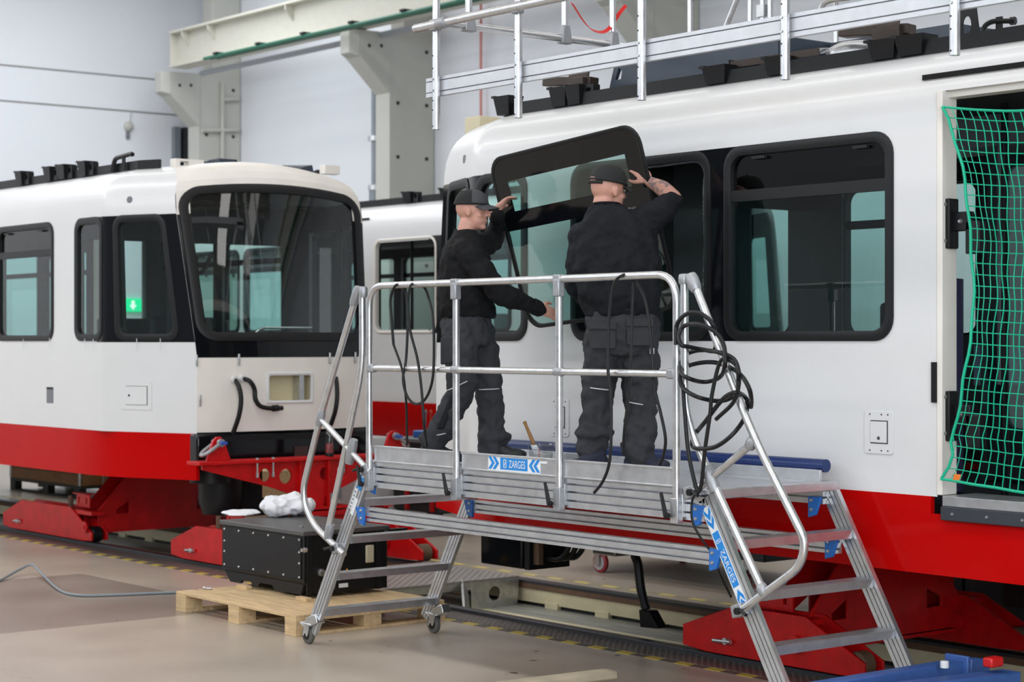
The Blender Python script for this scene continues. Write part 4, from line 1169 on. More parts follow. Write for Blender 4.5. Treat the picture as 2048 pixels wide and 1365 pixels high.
SKIN = mat('skin', (0.52, 0.265, 0.20), 0.5, var=0.12, vscale=22, bump=0.03, bscale=120)
mat('eye_white', (0.7, 0.68, 0.64), 0.3); mat('iris', (0.05, 0.07, 0.09), 0.2); mat('lip', (0.36, 0.13, 0.11), 0.5)
BROW = mat('brow_hair', (0.16, 0.10, 0.06), 0.8)
KNIT1 = mat('black_sweatshirt', (0.007, 0.007, 0.008), 0.85, bump=0.25, bscale=160, spec=0.2)
KNIT2 = mat('charcoal_sweatshirt', (0.009, 0.010, 0.013), 0.85, bump=0.25, bscale=160, spec=0.2, var=.1)
PANTS1 = mat('grey_work_trousers', (0.035, 0.036, 0.041), 0.8, bump=0.2, bscale=220, var=0.12, vscale=14, spec=0.25)
PANTSD = mat('black_trouser_patch', (0.010, 0.010, 0.012), 0.8, bump=0.2, bscale=200, spec=0.25)
CAPG = mat('grey_cap_fabric', (0.045, 0.046, 0.05), 0.75, bump=0.2, bscale=240)
CAPK = mat('black_cap_mesh', (0.008, 0.008, 0.009), 0.8, bump=0.4, bscale=300)
CAPB = mat('black_cap_fabric', (0.009, 0.009, 0.010), 0.8, bump=0.2, bscale=240)
mat('lace', (0.30, 0.34, 0.05), 0.7)
SHOEK = mat('black_shoe', (0.010, 0.011, 0.014), 0.6, bump=.2, bscale=120)
SHOEB = mat('navy_shoe_mesh', (0.012, 0.016, 0.035), 0.7, bump=.4, bscale=200, var=.3, vscale=40)
SOLE = mat('shoe_sole', (0.22, 0.19, 0.15), 0.7)
SOLEK = mat('black_sole', (0.012, 0.012, 0.012), 0.7)
PIPING = mat('reflective_piping', (0.55, 0.56, 0.58), 0.4)
TAT = bpy.data.materials.new('tattooed_skin')
def tattoo_skin(centre, rad):
    m = TAT; m.use_nodes = True; nt = m.node_tree; b = nt.nodes['Principled BSDF']; b.inputs['Roughness'].default_value = .5
    N = nt.nodes.new; L = nt.links.new
    g = N('ShaderNodeNewGeometry'); d = N('ShaderNodeVectorMath'); d.operation = 'DISTANCE'; L(g.outputs['Position'], d.inputs[0]); d.inputs[1].default_value = centre
    lt = N('ShaderNodeMath'); lt.operation = 'LESS_THAN'; L(d.outputs['Value'], lt.inputs[0]); lt.inputs[1].default_value = rad
    ns = N('ShaderNodeTexNoise'); ns.inputs['Scale'].default_value = 34; ns.inputs['Detail'].default_value = 3; L(g.outputs['Position'], ns.inputs['Vector'])
    gt = N('ShaderNodeMapRange'); gt.inputs['From Min'].default_value = .47; gt.inputs['From Max'].default_value = .55; L(ns.outputs['Fac'], gt.inputs['Value'])
    mu = N('ShaderNodeMath'); mu.operation = 'MULTIPLY'; L(lt.outputs[0], mu.inputs[0]); L(gt.outputs['Result'], mu.inputs[1])
    m2 = N('ShaderNodeMath'); m2.operation = 'MULTIPLY'; L(mu.outputs[0], m2.inputs[0]); m2.inputs[1].default_value = .75
    mx = N('ShaderNodeMix'); mx.data_type = 'RGBA'; L(m2.outputs[0], mx.inputs['Factor']); mx.inputs['A'].default_value = (.52, .265, .20, 1); mx.inputs['B'].default_value = (.10, .10, .12, 1)
    L(mx.outputs['Result'], b.inputs['Base Color'])

# ---------------------------------------------------------------- worker reaching across with one low and one raised arm
w1 = 12.05
p1 = thing('person', W(945, 922, w1), 'worker in black sweatshirt and dark grey cap standing sideways, one arm stretched low', 'person')
F1 = EIMG; R1 = TOW     # he looks along EIMG, his right side is towards the photographer
hd1 = W(944, 423, w1)
sh_r = W(930, 503, w1 - .17); el_r = W(1004, 588, w1 - .24); wr_r = W(1078, 617, w1 - .16)
sh_l = W(955, 492, w1 + .16); el_l = W(992, 468, w1 + .34); wr_l = W(994, 420, w1 + .14)
hip_r = W(922, 660, w1 - .09); kn_r = W(924, 775, w1 - .13); an_r = W(866, 884, w1 - .10)
hip_l = W(952, 660, w1 + .09); kn_l = W(976, 775, w1 + .06); an_l = W(983, 886, w1 + .04)
fl = W(866, 884, w1 - .1)
m = MB()
fd1 = (F1 * .97 + TOW * .22).normalized()
H1 = head(m, hd1, fd1, UP * 1 - F1 * .02, 1.0)
capsule(m, [hd1 - F1 * .022 - UP * .07, W(932, 468, w1), W(930, 500, w1)], [.056, .058, .07], 16)
ell_loft(m, [(W(931, 640, w1), F1 * .10, R1 * .13), (W(930, 560, w1), F1 * .10, R1 * .14), (W(931, 500, w1), F1 * .09, R1 * .16), (W(932, 478, w1), F1 * .06, R1 * .09)])
for a, b, c in ((sh_r, el_r, wr_r), (sh_l, el_l, wr_l)):
    capsule(m, [a, b], [.045, .038]); capsule(m, [b, c], [.037, .026])
hand(m, wr_r, wr_r - el_r, UP * .5 + TOW * .8, UP, .30)
hand(m, wr_l, UP * .55 + EIMG * .5, -EIMG * .2 - TOW * .2 + UP * .3 - EIMG, EIMG, .9, .95)
for a, b, c in ((hip_r, kn_r, an_r), (hip_l, kn_l, an_l)):
    capsule(m, [a, b], [.07, .05]); capsule(m, [b, c], [.048, .035])
fuse('body', m, SKIN, p1, .0058, 3)
face_bits(p1, H1, BROW)
cap(p1, H1, CAPG, CAPK, CAPG, tilt=-.04)
m = MB()   # sweatshirt
ell_loft(m, [(W(934, 636, w1), F1 * .172, R1 * .185), (W(931, 622, w1), F1 * .180, R1 * .195), (W(929, 580, w1), F1 * .170, R1 * .195), (W(929, 540, w1), F1 * .158, R1 * .205), (W(930, 508, w1), F1 * .145, R1 * .215), (W(931, 486, w1), F1 * .115, R1 * .175), (W(932, 470, w1), F1 * .078, R1 * .095), (W(932, 462, w1), F1 * .070, R1 * .072)])
capsule(m, [sh_r, W(970, 552, w1 - .24), el_r, W(1040, 603, w1 - .20), wr_r], [.088, .076, .066, .056, .047], 16, 4)
capsule(m, [sh_l, W(978, 486, w1 + .28), el_l, wr_l - UP * .03], [.082, .07, .06, .045], 16, 4)
s1 = fuse('sweatshirt', m, KNIT1, p1, .010, 4, .045, .075)
m = MB(); d = (wr_r - el_r).normalized(); m.tube([wr_r - d * .045, wr_r + d * .004], [.050, .045], 16); build('cuff', m, KNIT1, s1, bevel=.004)
m = MB()   # trousers
ell_loft(m, [(W(933, 618, w1), F1 * .135, R1 * .165), (W(932, 650, w1), F1 * .155, R1 * .18), (W(935, 690, w1), F1 * .14, R1 * .165)])
capsule(m, [hip_r, W(921, 715, w1 - .12), kn_r, W(895, 835, w1 - .12), an_r - UP * .02], [.115, .108, .088, .082, .078], 18, 4)
capsule(m, [hip_l, W(966, 718, w1 + .08), kn_l, W(982, 830, w1 + .05), an_l - UP * .04], [.118, .108, .090, .083, .088], 18, 4)
m.ellipsoid(an_l + UP * .03 + F1 * .02, F1 * .10, R1 * .088, UP * .05); m.ellipsoid(an_r + UP * .02 + F1 * .0, F1 * .09, R1 * .085, UP * .05)
t1 = fuse('trousers', m, PANTS1, p1, .010, 3, .050, .07)
m = MB(); c = W(899, 700, w1 - .215); m.obox(c, F1 * .055 + UP * .01, UP * .085, R1 * .014); build('cargo_pocket', m, PANTS1, t1, bevel=.01)
m = MB(); c = W(896, 820, w1 - .20); m.obox(c, F1 * .022, UP * .12 + F1 * .05, R1 * .012); build('knee_patch', m, PANTSD, t1, bevel=.01)
for (a, b, cc, rr) in ((W(893, 783, w1 - .13), W(945, 758, w1 - .13), None, 0), (W(870, 871, w1 - .1), W(896, 866, w1 - .1), None, 0), (W(952, 780, w1 + .06), W(1000, 778, w1 + .06), None, 0)):
    m = MB(); mid = (a + b) / 2 + TOW * .095; m.tube(smooth_path([a + TOW * .03, mid.lerp(a + TOW * .095, .5), mid, mid.lerp(b + TOW * .095, .5), b + TOW * .03], 4), .0035, 6); build('reflective_piping', m, PIPING, t1)
m = MB(); c = W(910, 697, w1 - .236); m.obox(c, F1 * .012, UP * .014, R1 * .002); build('care_tag', m, STICKER, t1)
zD = DK + .009
def on_deck(p): return V(p.x, p.y, zD)
a = on_deck(an_r); shoe(p1, a - F1 * .09, a + F1 * .19, SHOEK, SOLEK)
a = on_deck(an_l); shoe(p1, a - F1 * .07, a + F1 * .22 + TOW * .03, SHOEK, SOLEK)

# ---------------------------------------------------------------- worker seen from behind, lifting the pane
w2 = 11.12
p2 = thing('person', W(1235, 940, w2), 'worker in charcoal sweatshirt and black cap seen from behind, tattooed forearm raised', 'person')
B2 = TOW                         # his back is towards the photographer
F2 = -TOW
hd2 = W(1216, 381, w2 + .05)
sh_r2 = W(1292, 442, w2 + .02); el_r2 = W(1347, 398, w2 - .02); wr_r2 = W(1298, 364, w2 + .16)
sh_l2 = W(1172, 470, w2 + .03); el_l2 = W(1156, 570, w2 + .14); wr_l2 = W(1190, 618, w2 + .34)
hip_l2 = W(1212, 668, w2); kn_l2 = W(1196, 780, w2 + .06); an_l2 = W(1182, 890, w2 - .02)
hip_r2 = W(1276, 668, w2); kn_r2 = W(1281, 785, w2 + .05); an_r2 = W(1276, 898, w2 - .02)
m = MB()
fd2 = (EIMG * .80 + F2 * .55 - UP * .05).normalized()
H2 = head(m, hd2, fd2, UP * 1.0 + EIMG * .10, 1.08)
capsule(m, [hd2 - UP * .06 - fd2 * .03, W(1208, 420, w2 + .03), W(1214, 450, w2)], [.062, .068, .085], 16)
ell_loft(m, [(W(1240, 640, w2), EIMG * .16, B2 * .11), (W(1232, 560, w2), EIMG * .17, B2 * .11), (W(1230, 480, w2), EIMG * .17, B2 * .10), (W(1222, 440, w2), EIMG * .10, B2 * .07)])
capsule(m, [sh_r2, el_r2], [.055, .05]); capsule(m, [el_r2, W(1325, 378, w2 + .07), wr_r2], [.050, .048, .031], 16)
capsule(m, [sh_l2, el_l2], [.05, .045]); capsule(m, [el_l2, wr_l2], [.042, .03])
hand(m, wr_r2, W(1277, 340, w2 + .20) - wr_r2, TOW * .9 + UP * .3, -EIMG * .8 - UP * .4, .75, 1.05)
hand(m, wr_l2, F2 * .8 + EIMG * .3, TOW * .2 - EIMG * .8, UP, .7)
for a, b, c in ((hip_l2, kn_l2, an_l2), (hip_r2, kn_r2, an_r2)):
    capsule(m, [a, b], [.085, .06]); capsule(m, [b, c], [.056, .04])
tattoo_skin(W(1312, 370, w2 + .08), .105)
fuse('body', m, TAT, p2, .0058, 3)
face_bits(p2, H2, BROW)
hat2 = cap(p2, H2, CAPB, CAPB, CAPB, tilt=-.08, brimlen=.068)
_c, _f, _l, _u, _s = H2
m = MB(); m.ellipsoid(_c + (_u * .050 - _f * .103) * _s, _f * .012, _l * .034, _u * .020, 16, 8); build('strap_gap', m, SKIN, hat2, label='skin showing through the strap gap')
m = MB(); m.tube(smooth_path([_c + (_u * .034 - _f * (.112 * math.cos(t)) + _l * .092 * math.sin(t)) * _s for t in (-.7, -.35, 0, .35, .7)], 4), .009, 8); build('strap', m, CAPB, hat2)
m = MB()   # sweatshirt
X2 = lambda u, v, hw, dp, dw=0.0: (W(u, v, w2 + dw), EIMG * hw, B2 * dp)
ell_loft(m, [X2(1243, 634, .212, .16), X2(1241, 616, .226, .175), X2(1238, 580, .245, .18), X2(1233, 540, .262, .175), X2(1231, 500, .262, .165), X2(1230, 465, .235, .15), X2(1228, 440, .185, .125, .01), X2(1218, 420, .11, .10, .02), X2(1212, 408, .082, .085, .03)])
capsule(m, [W(1270, 470, w2 + .03), sh_r2, W(1325, 420, w2 - .01), W(1344, 404, w2 - .015)], [.12, .102, .085, .066], 18, 4)
capsule(m, [W(1190, 480, w2 + .03), sh_l2, W(1160, 525, w2 + .08), el_l2, W(1172, 596, w2 + .25)], [.10, .092, .08, .07, .055], 16, 4)
s2 = fuse('sweatshirt', m, KNIT2, p2, .010, 4, .055, .085)
m = MB(); pts = [W(1212, 410, w2 + .03) + EIMG * .080 * math.cos(t) + B2 * .080 * math.sin(t) + UP * .006 * math.sin(t) for t in [2 * math.pi * i / 28 for i in range(28)]]
m.tube(pts, .008, 8, closed=True); build('collar', m, KNIT1, s2)
m = MB()   # trousers
ell_loft(m, [X2(1243, 612, .195, .145), X2(1243, 650, .212, .165), X2(1243, 690, .205, .155), X2(1243, 712, .17, .13)])
capsule(m, [hip_l2, W(1205, 725, w2 + .03), kn_l2, W(1192, 835, w2 + .03), an_l2 - UP * .03], [.125, .115, .096, .085, .085], 18, 4)
capsule(m, [hip_r2, W(1278, 730, w2 + .03), kn_r2, W(1280, 840, w2 + .02), an_r2 - UP * .02], [.125, .116, .100, .094, .098], 18, 4)
m.ellipsoid(W(1190, 868, w2 - .02), EIMG * .115, B2 * .10, UP * .05); m.ellipsoid(W(1276, 893, w2 - .02), EIMG * .105, B2 * .10, UP * .055); m.ellipsoid(W(1183, 890, w2 - .02), EIMG * .095, B2 * .09, UP * .05)
t2 = fuse('trousers', m, PANTS1, p2, .010, 3, .055, .075)
for (u_, v_) in ((1205, 668), (1280, 662)):
    m = MB(); c = W(u_, v_, w2 - .168); m.plate(rloop(-.075, .075, -.085, .06, .02, 3), [], c, EIMG, UP, TOW * .007); pk = build('back_pocket', m, PANTS1, t2, bevel=.004)
    m = MB(); m.obox(c + UP * .045 + TOW * .014, EIMG * .078, UP * .022, TOW * .005); build('pocket_flap', m, PANTS1, pk, bevel=.004)
m = MB(); c = W(1304, 703, w2 - .14); m.obox(c, EIMG * .012, UP * .016, TOW * .003); build('care_tag', m, STICKER, t2)
m = MB(); c = W(1245, 622, w2); m.tube([c + EIMG * .20 * math.cos(t) + B2 * .15 * math.sin(t) for t in [2 * math.pi * i / 32 for i in range(32)]], .012, 8, closed=True); build('waistband', m, PANTSD, t2)
for (ua, va, ub, vb, ww) in ((1178, 776, 1222, 781, w2 + .03), (1253, 804, 1292, 811, w2 + .03)):
    m = MB(); a, b = W(ua, va, ww), W(ub, vb, ww); k = TOW * .105
    m.tube(smooth_path([a + TOW * .04, a.lerp(b, .25) + k * .9, a.lerp(b, .5) + k, a.lerp(b, .75) + k * .9, b + TOW * .04], 4), .0035, 6); build('reflective_piping', m, PIPING, t2)
a = on_deck(an_l2); shoe(p2, a + TOW * .02 + EIMG * .10, a - EIMG * .15 + TOW * .10, SHOEB, SOLE)
a = on_deck(an_r2); shoe(p2, a - EIMG * .08, a + EIMG * .18 + TOW * .06, SHOEB, SOLEK)

# ================================================================== PANE BEING FITTED
FRIT = BLACKG
TLp = V(-9.655, 7.60, 3.152); ax = (V(-8.263, 7.6, 3.266) - TLp).normalized(); ay = (V(-9.593, 7.85, 2.145) - TLp); ay = (ay - ax * ay.dot(ax)).normalized(); an = ax.cross(ay).normalized()
if an.y > 0: an = -an
PW, PH = 1.375, 1.10
pn = thing('window_pane', TLp + ay * PH + ax * PW / 2, 'loose tinted window pane with black printed border held up by both workers', 'window pane')
oc = TLp
def pane_fn(a, b, off=0.0): return oc + ax * a + ay * (PH - b) + an * off
lo = rloop(0, PW, 0, PH, .12, 8)
m = MB(); m.plate([(p[0], PH - p[1]) for p in lo], [], oc - an * .003, ax, ay, an * .005); g = build('glass', m, glass('pane_teal_glass', (.70, .86, .84)), pn)
m = MB()
inner = [(.13, PH - .35), (PW - .14, PH - .35), (PW - .14, PH - .155), (.13, PH - .155)]
band = rloop(0.004, PW - .004, PH - .46, PH - .004, .11, 8)
bb_ = [p for p in band]
top = [(PW - .004, PH - .47), (PW - .004, PH - .13)] + [p for p in rloop(.004, PW - .004, PH - .6, PH - .004, .12, 8)[0:18]] + [(.004, PH - .47)]
m.plate([(p[0], PH - p[1]) for p in top], [[(p[0], PH - p[1]) for p in inner]], oc + an * .0025, ax, ay, an * .002); build('printed_border', m, FRIT, g)
build('edge_seal', ring(pane_fn, -.012, PW + .012, -.012, PH + .012, .13, .024, .012, .012), RUBBER, pn, angle=50)
# ================================================================== TROLLEYS UNDER THE TRAMS
def circ(cx, cy, r, n=14): return [(cx + r * math.cos(2 * math.pi * i / n), cy + r * math.sin(2 * math.pi * i / n)) for i in range(n)]
def trolley(x, label, top=.78, x0=-.75, x1=.75):
    """red auxiliary bogie: two rail dollies along X joined by a braced transverse frame"""
    t = thing('auxiliary_bogie', (x, 9.38, 0.0), label, 'bogie')
    b = lambda n, m, mt=JACKRED, p=None, **k: build(n, m, mt, p or t, **k)
    for yy, sg in ((8.62, -1), (10.14, 1)):
        m = MB(); prof = [(x0, .07), (x0, .20), (x0 + .45, .36), (x1 - .45, .36), (x1, .14), (x1, .06), (x1 - .2, .05), (x0 + .2, .05)]
        for off in (-.09, .07):
            m.plate(prof, [], (x, yy + off, 0), (1, 0, 0), (0, 0, 1), (0, .02, 0))
        m.box(x + x0 + .1, x + x1 - .15, yy - .075, yy + .075, .055, .075); m.box(x - .25, x + .25, yy - .075, yy + .075, .30, .34)
        d = b('dolly_frame', m, bevel=.004)
        for wx in (x0 + .12, -.08, x1 - .10):
            w = MB(); w.lathe((x + wx, yy - .055, .115), (0, 1, 0), [(.03, -.012), (.055, -.01), (.07, 0), (.078, .01), (.078, .095), (.07, .105), (.03, .11)], 18); b('roller', w, RUST if wx > .3 else BLACK, d)
        w = MB(); w.lathe((x + .18, yy - .1, .19), (0, -1, 0), [(.055, 0), (.055, .02), (.02, .022), (.02, .03)], 16); b('pivot_boss', w, JACKRED, d)
        w = MB(); w.tube([(x - .35, yy, .05), (x - .35, yy, .46)], .026, 12); w.lathe((x - .35, yy, .30), (0, 0, 1), [(.05, 0), (.05, .04)], 6); b('spindle', w, RUST, d)
        w = MB(); w.plate([(-.14, 0), (.14, 0), (.14, .13), (-.14, .13)], [[(-.10, .04), (-.07, .04), (-.07, .1), (-.10, .1)], [(.06, .04), (.09, .04), (.09, .1), (.06, .1)]], (x - .08, yy + sg * .0, .36), (1, 0, 0), (0, 0, 1), (0, .015, 0)); w.box(x - .23, x + .07, yy - .04, yy + .06, .49, .50); b('slotted_plate', w, JACKRED, d)
        w = MB(); w.tube([(x + x0 + .28, yy - .095, .13), (x + x0 + .45, yy - .115, .14)], .014, 10); w.lathe((x + x0 + .40, yy - .09, .14), (0, -1, 0), [(.022, 0), (.022, .03)], 10); b('lock_pin', w, STEEL, d)
    for dx in (-.16, .14):
        m = MB(); yA, yB = 8.66, 10.10
        m.plate([(yA, .14), (yA, .34), (9.05, top - .02), (9.72, top - .02), (yB, .34), (yB, .14)], [[(8.86, .30), (9.0, .30), (9.0, .42), (8.86, .34)], [(9.76, .30), (9.9, .30), (9.9, .36), (9.76, .42)]], (x + dx, 0, 0), (0, 1, 0), (0, 0, 1), (.02, 0, 0)); b('cross_plate', m, bevel=.003)
    m = MB(); m.box(x - .2, x + .2, 9.02, 9.75, top - .03, top + .01); b('top_pad', m)
    m = MB(); m.box(x - .16, x + .16, 8.66, 10.10, .12, .15); b('base_plate', m)
    for yy in (9.2, 9.55):
        m = MB(); m.box(x - .14, x + .14, yy - .01, yy + .01, .15, top - .03); b('rib', m)
    return t
trolley(-17.35, 'red auxiliary bogie under the cream-fronted tram on the trench rails', x0=-1.75, x1=.28)
trolley(-14.45, 'red auxiliary bogie with spindle below the red lifting yoke', top=.49, x0=-1.05, x1=.72)
trolley(-8.05, 'red auxiliary bogie under the netted tram beside the platform steps', top=.80, x0=-.80, x1=.70)
# dark trestles carrying the far tram
for x in (-15.9, -23.2):
    t = thing('support_trestle', (x, 14.5, 0), 'black steel trestle under the %s of the far tram' % ('nose end' if x > -20 else 'open gangway end'), 'trestle')
    for yy in (13.6, 15.4):
        m = MB(); m.bar((x - .4, yy, 0), (x - .08, yy, .8), .08, .08, (0, 1, 0)); m.bar((x + .4, yy, 0), (x + .08, yy, .8), .08, .08, (0, 1, 0)); m.box(x - .3, x + .3, yy - .03, yy + .03, .3, .36); build('leg_frame', m, BLACK, t)
    m = MB(); m.box(x - .12, x + .12, 13.45, 15.55, .78, .872); build('head_beam', m, BLACK, t)
for tt, ss in ((TB, ((13.25, 15.75),)), ):
    m = MB(); m.box(-24.2, -14.6, 13.32, 15.68, .873, 1.14); build('underframe', m, BLACK, TB.root)
    for k in range(3):
        m = MB(); x = -22.4 + k * 1.95; m.box(x, x + 1.3, 13.34, 14.2, .42, .874); build('equipment_box', m, BLACK, TB.root, bevel=.02)

# ================================================================== RED LIFTING YOKE
yk = thing('lifting_yoke', (-14.42, 9.15, 0.52), 'red steel lifting yoke with round holes below the cream tram front', 'lifting yoke')
yb = lambda n, m, mt=JACKRED, p=None, **k: build(n, m, mt, p or yk, **k)
xy = -14.35
m = MB(); m.plate([(8.20, .95), (8.20, .905), (8.9, .72), (9.18, .62), (9.20, .535), (9.42, .535), (9.44, .62), (9.75, .74), (10.22, .905), (10.22, .95)], [circ(8.82, .835, .058), circ(9.03, .815, .066), circ(9.44, .822, .058), circ(9.62, .845, .052)], (xy, 0, 0), (0, 1, 0), (0, 0, 1), (-.03, 0, 0)); yb('web', m, bevel=.003)
m = MB(); m.box(xy - .17, xy + .05, 8.14, 10.28, .945, .975); yb('top_flange', m, bevel=.004)
for yy in (9.16, 9.46):
    m = MB(); m.box(xy - .1, xy + .035, yy - .01, yy + .01, .54, .945); yb('rib', m)
m = MB(); m.box(xy - .15, xy + .08, 8.98, 9.68, .515, .535); yb('foot_flange', m)
for yy in (8.72, 8.88):
    m = MB(); m.tube([(xy + .03, yy, .83), (xy + .03, yy, .99)], .008, 8); m.lathe((xy + .03, yy, .975), (0, 0, 1), [(.016, 0), (.016, .014)], 6); m.lathe((xy + .03, yy, .82), (0, 0, 1), [(.013, 0), (.013, .04)], 8); yb('bolt', m, STEEL)
SHK = mat('shackle_grey', (.34, .34, .36), .4, .5)
BLUEP = mat('blue_pin', (.03, .09, .42), .4)
for k, (yy, hand_) in enumerate(((8.33, -1), (10.16, 1))):
    m = MB(); m.plate([(-.12, 0), (.12, 0), (.055, .17), (.02, .205), (-.02, .205), (-.055, .17)], [circ(0, .155, .018, 10)], (xy - .02, yy + .04, .975), (0, 1, 0), (0, 0, 1), (-.03, 0, 0)); yb('lifting_eye', m, bevel=.004)
    s = thing('bow_shackle', (xy - .03, yy, .98), 'grey bow shackle with blue pin on the red yoke %s' % ('beside the red tram skirt' if k == 0 else 'behind the guard rail post'), 'shackle')
    c = V(xy - .035, yy + .04, 1.13)
    pts = [c + V(.05, 0, 0), c + V(.055, -.03, -.02), c + V(.05, -.11, -.07), c + V(.02, -.155, -.10), c + V(-.02, -.155, -.10), c + V(-.05, -.11, -.07), c + V(-.055, -.03, -.02), c + V(-.05, 0, 0)]
    if k: pts = [V(p.x, 2 * c.y - p.y, p.z) for p in pts]
    m = MB(); m.tube(smooth_path(pts, 5), .016, 10); build('bow', m, SHK, s)
    m = MB(); m.lathe(c + V(.035, 0, 0), (1, 0, 0), [(.034, 0), (.034, .03)], 14); m.lathe(c + V(-.065, 0, 0), (1, 0, 0), [(.03, 0), (.03, .03)], 14); build('bow_eye', m, SHK, s)
    m = MB(); m.tube([c + V(-.08, 0, 0), c + V(.1, 0, 0)], .016, 10); m.obox(c + V(.10, 0, 0), (.008, 0, 0), (0, .03, 0), (0, 0, .012)); build('pin', m, BLUEP, s)
BOT = glass('bottle_plastic', (.78, .80, .80)); REDL = mat('pink_liquid', (.42, .10, .10), .2)
bo = thing('bottle', (-14.33, 9.47, .976), 'clear plastic bottle with pink liquid standing on the red yoke', 'bottle')
m = MB(); m.lathe((-14.33, 9.47, .976), (0, 0, 1), [(.03, 0), (.036, .01), (.038, .1), (.036, .19), (.03, .22), (.014, .25), (.014, .27)], 18); build('shell', m, BOT, bo)
m = MB(); m.lathe((-14.33, 9.47, .985), (0, 0, 1), [(.03, 0), (.034, .01), (.034, .105)], 18); build('liquid', m, REDL, bo)
m = MB(); m.lathe((-14.33, 9.47, .976), (0, 0, 1), [(.037, 0), (.039, .012), (.037, .03)], 18); m.lathe((-14.33, 9.47, 1.243), (0, 0, 1), [(.017, 0), (.017, .02)], 12); build('cap_and_base', m, BLACK, bo)

# ================================================================== PALLET WITH BLACK EQUIPMENT BOX
pl = thing('pallet', (-11.87, 7.65, 0), 'pale pine pallet under the black equipment box', 'pallet')
PX0, PX1, PY0, PY1 = -12.68, -11.03, 7.02, 8.28
for i in range(7):
    y = lerp(PY0, PY1 - .155, i / 6); m = MB(); m.box(PX0 + random.uniform(0, .012), PX1 - random.uniform(0, .012), y, y + .155 + .018 * (i % 2), .122, .144); build('deck_board', m, WOOD, pl, bevel=.003)
for x in (PX0, (PX0 + PX1) / 2 - .07, PX1 - .145):
    m = MB(); m.box(x, x + .145, PY0, PY1, .10, .122); build('bearer_board', m, WOOD, pl, bevel=.002)
    m = MB(); m.box(x, x + .145, PY0, PY1, 0, .02); build('base_board', m, WOOD, pl, bevel=.002)
    for y in (PY0, (PY0 + PY1) / 2 - .07, PY1 - .145):
        m = MB(); m.box(x + .002, x + .143, y, y + .145, .02, .10); build('block', m, WOOD, pl, bevel=.003)
for (x, y) in ((-12.55, 7.46), (-11.70, 7.44)):
    m = MB(); m.box(x, x + .14, y, y + .05, .144, .172); tag(build('wood_packer', m, WOOD, bevel=.003), 'small pine packer strip wedged under the ' + ('bolted panel' if x < -12 else 'plug side') + ' corner of the black box', 'wood packer')
eb = thing('equipment_box', (-12.25, 7.86, .144), 'black sheet-steel equipment box with bolted side panel on the pallet', 'equipment box')
ebp = lambda n, m, mt=BLACK, p=None, **k: build(n, m, mt, p or eb, **k)
BX0, BX1, BY0, BY1 = -12.83, -11.68, 7.50, 8.23
m = MB(); m.plate([(BY0, .27), (BY0, .60), (BY1, .60), (BY1, .172), (BY0 + .12, .172), (BY0 + .06, .19)], [], (BX0, 0, 0), (0, 1, 0), (0, 0, 1), (BX1 - BX0, 0, 0)); body = ebp('body', m, bevel=.004)
m = MB(); m.box(BX0 - .015, BX1 + .015, BY0 - .015, BY1 + .015, .60, .635); ebp('lid', m, mat('dark_grey_lid', (.075, .073, .075), .38, var=.1), bevel=.006)
m = MB(); m.box(BX0 + .03, BX1 - .03, BY0 - .008, BY0, .285, .585); sp_ = ebp('side_panel', m, bevel=.002)
for i in range(6):
    for z in (.30, .57):
        m = MB(); m.lathe((lerp(BX0 + .05, BX1 - .05, i / 5), BY0 - .008, z), (0, -1, 0), [(.010, 0), (.006, .007)], 8); ebp('bolt', m, STEEL, sp_)
for z in (.40, .48):
    for x in (BX0 + .05, BX1 - .05):
        m = MB(); m.lathe((x, BY0 - .008, z), (0, -1, 0), [(.010, 0), (.006, .007)], 8); ebp('bolt', m, STEEL, sp_)
m = MB(); m.plate([(BX0 + .1, .172), (BX0 + .02, .25), (BX1 - .02, .25), (BX1 - .06, .172), (BX1 - .42, .172), (BX1 - .45, .205), (BX1 - .62, .205), (BX1 - .65, .172), (BX1 - .72, .172), (BX1 - .75, .2), (BX1 - .88, .2), (BX1 - .9, .172)], [], (0, BY0 + .012, 0), (1, 0, 0), (0, 0, 1), (0, .02, 0)); ebp('skid', m)
m = MB(); m.box(BX1, BX1 + .012, BY0 + .02, BY0 + .06, .172, .60); m.box(BX1, BX1 + .012, BY1 - .1, BY1 - .06, .172, .6); ebp('corner_post', m, bevel=.002)
m = MB(); m.lathe((BX1, BY0 + .14, .33), (1, 0, 0), [(.03, 0), (.03, .02), (.02, .02), (.02, .06)], 6); ebp('plug', m, STEEL)
m = MB(); m.lathe((BX1, BY0 + .02, .50), (0, -1, 0), [(.02, 0), (.02, .02), (.014, .02), (.014, .04)], 8); ebp('plug', m, STEEL)
m = MB(); m.box(BX1, BX1 + .02, BY1 - .2, BY1 - .13, .37, .50); ebp('sight_glass', m, mat('yellowed_plastic', (.52, .48, .34), .4), bevel=.008)
YEL = mat('warning_yellow', (.70, .38, .01), .5)
m = MB(); m.plate([(-.03, -.02), (.03, -.02), (0, .035)], [], (BX1 + .001, BY0 + .37, .31), (0, 1, 0), (0, 0, 1), (.001, 0, 0)); ebp('warning_sticker', m, YEL)
m = MB(); m.box(BX1, BX1 + .001, BY0 + .30, BY0 + .38, .205, .235); ebp('label_plate', m, STICKER)
m = MB(); m.box(BX1, BX1 + .004, BY0 + .14, BY0 + .27, .20, .26); ebp('type_plate', m, GROOVE)
m = MB(); m.lathe((BX1 + .04, BY1 - .04, .575), (1, 0, 0), [(.03, 0), (.03, .04)], 14); m.box(BX1, BX1 + .06, BY1 - .02, BY1 + .14, .585, .61); ebp('latch', m, BLACK)
for dy in (.0, .12, .30, .45):
    m = MB(); m.box(BX1 - .3 + dy * .3, BX1 - .26 + dy * .3, BY0 + .15 + dy, BY0 + .17 + dy, .635, .643); ebp('lid_clip', m, STEEL)
CLOTH = mat('white_rag', (.74, .74, .77), .9, bump=.2, bscale=60)
